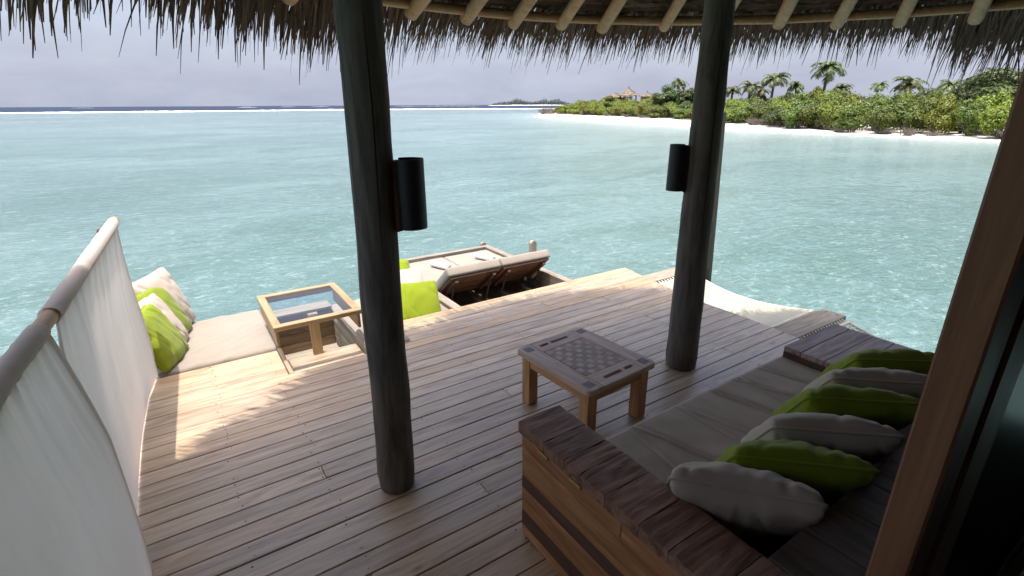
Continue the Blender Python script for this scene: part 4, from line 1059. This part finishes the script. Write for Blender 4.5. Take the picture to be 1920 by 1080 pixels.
def leaves(centers, normals, size, seed, aspect=0.55):
    """one bent leaf (two triangles folded on the midrib) per centre"""
    r = np.random.default_rng(seed); n = len(centers)
    nn = normals + r.normal(0, 0.38, (n, 3)); nn /= np.linalg.norm(nn, axis=1)[:, None]
    a = np.cross(nn, r.normal(0, 1, (n, 3))); a /= np.linalg.norm(a, axis=1)[:, None] + 1e-9
    b = np.cross(nn, a); s = size * r.uniform(0.6, 1.3, (n, 1))
    base = centers - a * s; tip = centers + a * s - nn * s * 0.2
    l = centers + b * s * aspect - nn * s * 0.12; rr_ = centers - b * s * aspect - nn * s * 0.12
    V = np.stack([base, l, tip, rr_], 1).reshape(-1, 3); F = np.arange(4 * n).reshape(n, 4)
    return V, F
def crown_points(R, H, n, seed, lobes=9, z0=0.2):
    r = np.random.default_rng(seed)
    lc = []; lr = []
    for k in range(lobes):
        a = r.uniform(0, 2 * PI); d = R * 0.68 * math.sqrt(r.uniform(0, 1)); z = H * r.uniform(0.22, 0.80) * (1 - 0.35 * d / R)
        lc.append((d * math.cos(a), d * math.sin(a), z)); lr.append(R * r.uniform(0.28, 0.46))
    lc = np.array(lc); lr = np.array(lr)
    k = r.integers(0, lobes, n); u = r.normal(0, 1, (n, 3)); u /= np.linalg.norm(u, axis=1)[:, None]
    u[:, 2] = np.where(r.uniform(0, 1, n) < 0.6, np.abs(u[:, 2]), u[:, 2])
    rad = lr[k] * (1 - 0.55 * r.uniform(0, 1, n) ** 2.2) * r.uniform(0.9, 1.12, n)
    P = lc[k] + u * rad[:, None] * np.array([1, 1, 0.8])
    keep = P[:, 2] > z0
    return P[keep], (u + np.array([0, 0, 0.45]))[keep]
def shrub_mesh(R, H, n, seed, size):
    P, U = crown_points(R, H, n, seed, 10); V, F = leaves(P, U, size, seed + 1); m2 = MB(); m2.np(V, F); return m2.mesh('foliage')
def stems_mesh(R, H, seed, n=9):
    r = random.Random(seed); m2 = MB()
    for k in range(n):
        a = r.uniform(0, 2 * PI); d = R * r.uniform(0.3, 0.85); h = H * r.uniform(0.35, 0.75)
        m2.tube([(0.15 * math.cos(a), 0.15 * math.sin(a), -0.2), (d * 0.45 * math.cos(a + 0.2), d * 0.45 * math.sin(a + 0.2), h * 0.45), (d * math.cos(a), d * math.sin(a), h)], [0.07, 0.045, 0.015], 5, False)
        for q in range(2):
            a2 = a + r.uniform(-0.7, 0.7); m2.tube([(d * 0.45 * math.cos(a + 0.2), d * 0.45 * math.sin(a + 0.2), h * 0.45), (d * 1.05 * math.cos(a2), d * 1.05 * math.sin(a2), h * r.uniform(0.2, 0.9))], [0.035, 0.01], 4, False)
    return m2.mesh('stems')
SHRUBS = []
for k in range(9):
    mat = (LEAF_Y, LEAF_M, LEAF_D)[k % 3]; R = 2.4; H = 3.0
    f_ = shrub_mesh(R, H, 4200, 100 + k, 0.125); f_.materials.append(mat)
    s_ = stems_mesh(R, H, 50 + k); s_.materials.append(M_TWIG); SHRUBS.append((f_, s_))
def put_shrub(k, x, y, z, sx, sz, label, group, name='beach_shrub'):
    f_, s_ = SHRUBS[k]
    o = tag(link(name, None, None, None, (x, y, z), (0, 0, random.uniform(0, 6.28))), label, 'shrub', group)
    o.scale = (sx, sx, sz)
    link('foliage', f_, o); link('stems', s_, o); return o
# front rows along the beach crest, then rows further in
CR = resample(CREST, 240)
seg = np.diff(CR[:, :2], axis=0); cum = np.r_[0, np.cumsum(np.hypot(*seg.T))]
def crest_at(s): return np.array([np.interp(s, cum, CR[:, i]) for i in range(3)])
s_start = float(np.interp(0, [0, 1], [0, 1]))
i0 = int(np.argmin(np.hypot(CR[:, 0] - 99.0, CR[:, 1] - 126.0))); i1 = int(np.argmin(np.hypot(CR[:, 0] - 63.5, CR[:, 1] - 5)))
sA, sB = cum[i0], cum[i1]
inward = np.array([0.90, 0.43])
LAB = {0: 'yellow-green beach shrub in the thicket edging the white sand', 1: 'mid green beach shrub in the thicket behind the sand', 2: 'dark green shrub in the thicket behind the sand'}
s = sA; n_sh = 0
while s < sB:
    c_ = crest_at(s); f = (s - sA) / (sB - sA); d_ = math.hypot(c_[0], c_[1])
    for rw, off in enumerate((1.6, 5.0, 9.0, 14.0)):
        jit = random.uniform(-1.2, 1.2)
        q = c_[:2] + inward * (off + jit)
        if rw == 3 and f < 0.15: continue
        prof = np.interp(f, [0, 0.08, 0.25, 0.40, 0.57, 0.70, 0.78, 0.86, 1], [2.9, 4.0, 3.9, 3.9, 3.8, 4.1, 4.8, 4.6, 5.0])
        hgt = prof * (0.68, 0.85, 0.98, 1.02)[rw]
        hgt *= random.uniform(0.86, 1.14)
        kind = random.choices((0, 1, 2), weights=((12, 2, 0) if f < 0.42 else ((4, 5, 2) if rw < 2 else (3, 4, 4))))[0]
        k = kind + 3 * random.randrange(3)
        wx = random.uniform(0.85, 1.25) * (1.0 if d_ > 75 else 0.92)
        where = ('by the sandy tip', 'below the thatched pavilion', 'left of the farther pole', 'right of the farther pole', 'under the tallest palm', 'below the spreading palm', 'near the right border')[int(np.searchsorted([0.12, 0.38, 0.60, 0.72, 0.81, 0.90], f))]
        lab = '%s beach shrub %s of the thicket, %s' % (('yellow-green', 'mid green', 'dark green')[kind], ('on the sand edge', 'in the second row', 'on the back slope', 'at the very back')[rw], where)
        put_shrub(k, q[0], q[1], c_[2] + 0.12 * rw - 0.05, wx, hgt / 3.0, lab, 'thicket shrubs behind the beach'); n_sh += 1
    s += random.uniform(2.3, 3.2)
# bare grey twiggy bushes at the foot of the thicket
def twig_mesh(seed, n=46):
    r = random.Random(seed); m2 = MB()
    for k in range(n):
        a = r.uniform(0, 2 * PI); h = r.uniform(0.4, 1.5); d = r.uniform(0.3, 1.9)
        p0 = Vector((r.uniform(-0.5, 0.5), r.uniform(-0.5, 0.5), -0.1)); p1 = p0 + Vector((d * 0.5 * math.cos(a), d * 0.5 * math.sin(a), h * 0.6)); p2 = p0 + Vector((d * math.cos(a + 0.3), d * math.sin(a + 0.3), h))
        m2.tube([p0, p1, p2], [0.035, 0.022, 0.008], 4, False)
        for q in range(3):
            p3 = p1 + Vector((r.uniform(-0.6, 0.6), r.uniform(-0.6, 0.6), r.uniform(0.1, 0.7))); m2.tube([p1, p3], [0.014, 0.005], 3, False)
    return m2.mesh('twigs')
TW = [twig_mesh(900 + k) for k in range(3)]
for m2 in TW: m2.materials.append(M_TWIG)
for k, (s_, off, sc2) in enumerate([(sA - 6, 0.0, 1.7), (sA - 9.5, -0.2, 1.5), (sA - 2, -0.6, 1.4)] + [(sA + random.uniform(4, (sB - sA) * 0.98), random.uniform(-1.0, 0.6), random.uniform(0.6, 1.15)) for _ in range(22)]):
    c_ = crest_at(s_); q = c_[:2] + inward * off
    o = tag(link('dry_shrub', None, None, None, (q[0], q[1], c_[2] - 0.02), (0, 0, random.uniform(0, 6))), ('bare grey twiggy shrub at the sandy tip, %s' % ('nearest the green thicket', 'in the middle of the three', 'closest to open water')[(2, 0, 1).index(k) if k < 3 else 0]) if k < 3 else 'bare grey twigs at the thicket foot on the sand, %s' % ('below the thatched pavilion', 'left of the farther pole', 'right of the farther pole', 'below the right-hand palms', 'near the right border')[int(np.searchsorted([0.38, 0.60, 0.72, 0.86], (s_ - sA) / (sB - sA)))], 'shrub', 'bare shrubs at the sandy tip' if k < 3 else 'bare twigs along the thicket foot')
    o.scale = (sc2, sc2, sc2 * (1 if k < 3 else 0.7)); link('twigs', TW[k % 3], o)

def at_az(px_az, d, z): a = math.radians(px_az); return (d * math.cos(a), d * math.sin(a), z)
# broad dark trees by the pavilion
def broad_tree(az_, d, h, R, label, seed, mat=LEAF_D):
    x, y, z = at_az(az_, d, -0.6)
    t_ = thing('broadleaf_tree', label, 'tree', (x, y, z))
    P, U = crown_points(R, h * 0.75, 3600, seed, 13, -5); P = P + np.array([0, 0, h * 0.28]); V, F = leaves(P, U, 0.20, seed)
    m2 = MB(); m2.np(V, F); part('crown', m2, mat, t_)
    m3 = MB(); m3.tube([(0, 0, -0.3), (0.1, 0.05, h * 0.3), (0.25, 0.1, h * 0.62)], [0.22, 0.16, 0.07], 8)
    for q in range(5):
        a = q * 1.3; m3.tube([(0.1, 0.05, h * 0.3), (R * 0.5 * math.cos(a), R * 0.5 * math.sin(a), h * 0.6)], [0.09, 0.03], 6)
    part('trunk', m3, M_TRUNK, t_)
broad_tree(40.0, 118, 6.6, 3.0, 'dark rounded tree just right of the thatched pavilion', 301)
broad_tree(38.3, 112, 5.5, 2.6, 'low dark rounded tree left of the farther pole', 302)
broad_tree(41.2, 116, 4.9, 2.4, 'small dark tree in front of the right pavilion roof', 303)
broad_tree(46.1, 133, 4.5, 1.7, 'small bright green tree at the left end of the pavilion', 304, LEAF_M)
broad_tree(13.2, 74, 6.0, 3.4, 'dense dark green tree at the right edge of the thicket', 305)
broad_tree(15.0, 76, 5.7, 3.2, 'dense dark green tree second from the right edge of the thicket', 306)

# palms
def palm(az_, d, top_z, crown, label, seed, nf=15):
    r = random.Random(seed); x, y, _ = at_az(az_, d, 0); base = -0.5; H = top_z - base; crown *= 1.05; nf += 7
    t_ = thing('palm_tree', label, 'palm tree', (x, y, base))
    lx, ly = r.uniform(-0.09, 0.09) * H, r.uniform(-0.09, 0.09) * H
    m2 = MB(); m2.tube([(lx * (max(f, 0.0) ** 1.7), ly * (max(f, 0.0) ** 1.7), H * f) for f in np.linspace(-0.03, 1, 9)], [0.27 - 0.10 * f for f in np.linspace(0, 1, 9)], 8)
    part('trunk', m2, M_TRUNK, t_)
    Vv, Ff = [], []
    for k in range(nf):
        a = 2 * PI * k / nf * 2.4 + r.uniform(-0.3, 0.3); el = r.uniform(-0.25, 1.25); L = crown * r.uniform(0.8, 1.1); p = Vector((lx, ly, H)); n = 9; e = el
        pts = []
        for i in range(n + 1):
            pts.append(p.copy()); p = p + Vector((math.cos(a) * math.cos(e), math.sin(a) * math.cos(e), math.sin(e))) * (L / n); e -= (0.12 + 0.16 * i / n) * (1.3 if el > 0.4 else 1.0)
        side = Vector((-math.sin(a), math.cos(a), 0))
        for i in range(n):
            for q in (0.0, 0.5):
                b = pts[i].lerp(pts[i + 1], q); d_ = (pts[i + 1] - pts[i]).normalized(); f = (i + q) / n
                ll = L * 0.30 * math.sin(PI * min(1, 0.12 + f * 0.86)) ** 0.7 + 0.05
                for sg in (-1, 1):
                    tipv = b + side * sg * ll * 0.78 + d_ * ll * 0.55 + Vector((0, 0, -ll * r.uniform(0.15, 0.6)))
                    wv = d_ * 0.075; o = len(Vv); Vv += [b - wv, b + wv, (b + tipv) / 2 + wv * 1.1 + Vector((0, 0, 0.03)), tipv, (b + tipv) / 2 - wv * 1.1 + Vector((0, 0, 0.03))]; Ff += [(o, o + 1, o + 2, o + 4), (o + 4, o + 2, o + 3)]
    m3 = MB(); m3.add(Vv, Ff); part('crown', m3, LEAF_P, t_)
PALMS = [
    (26.6, 95, 0.0555, 2.9, 'tallest coconut palm, its crown overlapping the thatch fringe', 17),
    (30.8, 104, 0.0410, 2.8, 'dense coconut palm left of the tallest palm', 16),
    (32.9, 108, 0.0300, 2.6, 'pale green coconut palm low above the thicket, right of the farther pole', 14),
    (34.3, 112, 0.0255, 2.0, 'small coconut palm closest to the right side of the farther pole', 12),
    (31.8, 98, 0.0210, 2.0, 'young yellowish palm below the dense palm', 12),
    (28.6, 112, 0.0300, 2.0, 'small palm between the dense palm and the tallest palm', 12),
    (25.2, 108, 0.0270, 2.0, 'small palm just right of the tallest palm', 12),
    (22.6, 118, 0.0290, 1.8, 'small spiky palm midway along the thicket top', 11),
    (20.4, 92, 0.0310, 2.5, 'spreading coconut palm over the middle of the right thicket', 14),
    (17.5, 108, 0.0270, 2.2, 'palm partly hidden behind the thatch corner fringe', 13),
    (15.9, 98, 0.0290, 2.0, 'low palm beneath the dark corner of the thatch', 12),
    (14.6, 125, 0.0430, 1.6, 'slim lone palm seen through the thatch tips at far right', 12),
    (12.9, 118, 0.0330, 1.8, 'palm crown at the right border above the thicket', 12),
    (39.4, 122, 0.0390, 2.2, 'feathery palm rising out of the dark tree by the pavilion', 14),
]
for k, (az_, d, el, cr, lab, nf) in enumerate(PALMS):
    palm(az_, d, EYE + el * d - 0.5, cr, lab, 400 + k, nf)

# thatched pavilions on the island
M_HUTWOOD = plain('hut_timber', (0.12, 0.075, 0.045), 0.7, 0, 5, 0.3)
M_TEAL = plain('teal_panel', (0.06, 0.22, 0.25), 0.5, 0, 5, 0.2)
M_HUTWALL = plain('hut_wall_boards', (0.33, 0.24, 0.16), 0.75, 0, 3, 0.35)
def cone_roof(r_e, z_e, r_t, z_t, n=40, layers=10, seed=0):
    m2 = MB(); r = random.Random(seed)
    for k in range(layers):
        f0, f1 = k / layers, (k + 1.35) / layers
        R0, R1 = r_t + (r_e - r_t) * f0, r_t + (r_e - r_t) * min(1.06, f1); Z0, Z1 = z_t + (z_e - z_t) * f0, z_t + (z_e - z_t) * min(1.06, f1)
        for i in range(n):
            a0, a1 = 2 * PI * i / n, 2 * PI * (i + 1.2) / n; j = r.uniform(-0.1, 0.1)
            m2.add([(R0 * math.cos(a0), R0 * math.sin(a0), Z0 + 0.05), (R0 * math.cos(a1), R0 * math.sin(a1), Z0 + 0.05), ((R1 + j) * math.cos(a1), (R1 + j) * math.sin(a1), Z1 + j * 0.5), ((R1 + j) * math.cos(a0), (R1 + j) * math.sin(a0), Z1 + j * 0.5 + 0.04)], [(0, 1, 2, 3)])
    return m2
def pavilion(az_, d, el_top, el_eave, R, label, posts=True, finial=True, wallz=0.0):
    x, y, _ = at_az(az_, d, 0); zt = EYE + el_top * d; ze = EYE + el_eave * d; g = -0.6
    t_ = thing('thatched_pavilion', label, 'pavilion', (x, y, g), 0, 'thatched pavilions on the island')
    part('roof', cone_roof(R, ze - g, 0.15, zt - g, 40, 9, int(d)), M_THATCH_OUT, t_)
    if finial: part('finial', MB().tube([(0, 0, zt - g - 0.1), (0, 0, zt - g + 0.18), (0, 0, zt - g + 0.3), (0, 0, zt - g + 0.65)], [0.3, 0.16, 0.12, 0.02], 8), M_HUTWOOD, t_)
    if posts:
        for k in range(8): a = k * PI / 4 + 0.3; part('post', MB().tube([(R * 0.78 * math.cos(a), R * 0.78 * math.sin(a), 0), (R * 0.78 * math.cos(a), R * 0.78 * math.sin(a), ze - g + 0.25)], 0.10, 7), M_HUTWOOD, t_)
        m2 = MB(); 
        for k in range(8):
            a0, a1 = k * PI / 4 + 0.3, (k + 1) * PI / 4 + 0.3
            m2.tube([(R * 0.78 * math.cos(a0), R * 0.78 * math.sin(a0), 2.1), (R * 0.78 * math.cos(a1), R * 0.78 * math.sin(a1), 2.1)], 0.06, 6)
        part('railing', m2, M_HUTWOOD, t_)
    n = 20; q = R * 0.70
    part('wall', MB().prism([(q * math.cos(2 * PI * i / n), q * math.sin(2 * PI * i / n)) for i in range(n)], 0, wallz if wallz else ze - g + 0.2), M_HUTWALL, t_)
    if posts: part('panel', MB().box(-q - 0.08, -q + 0.3, 0.2, 1.9, 0.6, 1.75), M_TEAL, t_)
pavilion(44.29, 140, 0.0262, 0.0145, 2.7, 'open thatched pavilion with a pointed conical roof and finial on the island', True, True, 2.4)
pavilion(45.7, 146, 0.0185, 0.0115, 2.9, 'lower thatched roof adjoining the left side of the pointed pavilion', False, False)
pavilion(42.4, 152, 0.0185, 0.0125, 2.4, 'small thatched roof tip between the pointed pavilion and the dark trees', False, True)

# far islet on the horizon
isl = MB()
ISL_D = 1900.0
def isl_pt(a, r, z): return (r * math.cos(math.radians(a)), r * math.sin(math.radians(a)), z)
isl.grid(lambda u, v: isl_pt(50.0 + 9.1 * u, ISL_D - 40 + 160 * v, SEA - 0.5 + 3.2 * math.sin(PI * v) ** 0.5 * math.sin(PI * u) ** 0.4), 40, 6)
structure('islet', isl, M_SAND)
P_, U_ = [], []
r = np.random.default_rng(77)
for k in range(420):
    u = r.uniform(0.01, 0.97); a = 50.2 + 8.5 * u; hh_ = 1.45 * (9 + 9 * max(0, math.exp(-((u - 0.66) / 0.07) ** 2) + 0.8 * math.exp(-((u - 0.33) / 0.06) ** 2) + 0.7 * math.exp(-((u - 0.18) / 0.08) ** 2))) * r.uniform(0.55, 1.1) * min(1, 0.35 + (1 - u) * 4, 0.4 + u * 5)
    c0 = np.array(isl_pt(a, ISL_D + r.uniform(-15, 60), SEA + 1.5)); n = 34
    w = r.normal(0, 1, (n, 3)); w /= np.linalg.norm(w, axis=1)[:, None]
    P_.append(c0 + w * np.array([4.2, 4.2, hh_ * 0.5]) * r.uniform(0.5, 1, (n, 1)) + np.array([0, 0, hh_ * 0.5])); U_.append(w + np.array([0, 0, 0.5]))
V, F = leaves(np.concatenate(P_), np.concatenate(U_), 1.5, 5, 0.7); m2 = MB(); m2.np(V, F)
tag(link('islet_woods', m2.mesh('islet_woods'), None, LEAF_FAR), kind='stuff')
# low dense undergrowth closing the thicket behind the front rows
P_, U_ = [], []
for k in range(900):
    s = random.uniform(sA + 2, sB); c_ = crest_at(s); off = random.uniform(15, 45); q = c_[:2] + inward * off; f = (s - sA) / (sB - sA)
    hh_ = 0.95 * np.interp(f, [0, 0.08, 0.25, 0.40, 0.57, 0.70, 0.78, 0.86, 1], [2.4, 3.2, 3.2, 3.4, 3.6, 4.2, 5.0, 4.8, 5.3]) * random.uniform(0.6, 1.05); n = 60
    w = rng.normal(0, 1, (n, 3)); w /= np.linalg.norm(w, axis=1)[:, None]; w[:, 2] = np.abs(w[:, 2])
    P_.append(np.array([q[0], q[1], c_[2] + 0.3]) + w * np.array([1.9, 1.9, hh_]) * rng.uniform(0.6, 1, (n, 1))); U_.append(w)
V, F = leaves(np.concatenate(P_), np.concatenate(U_), 0.24, 9); m2 = MB(); m2.np(V, F)
tag(link('undergrowth', m2.mesh('undergrowth'), None, LEAF_M), kind='stuff')
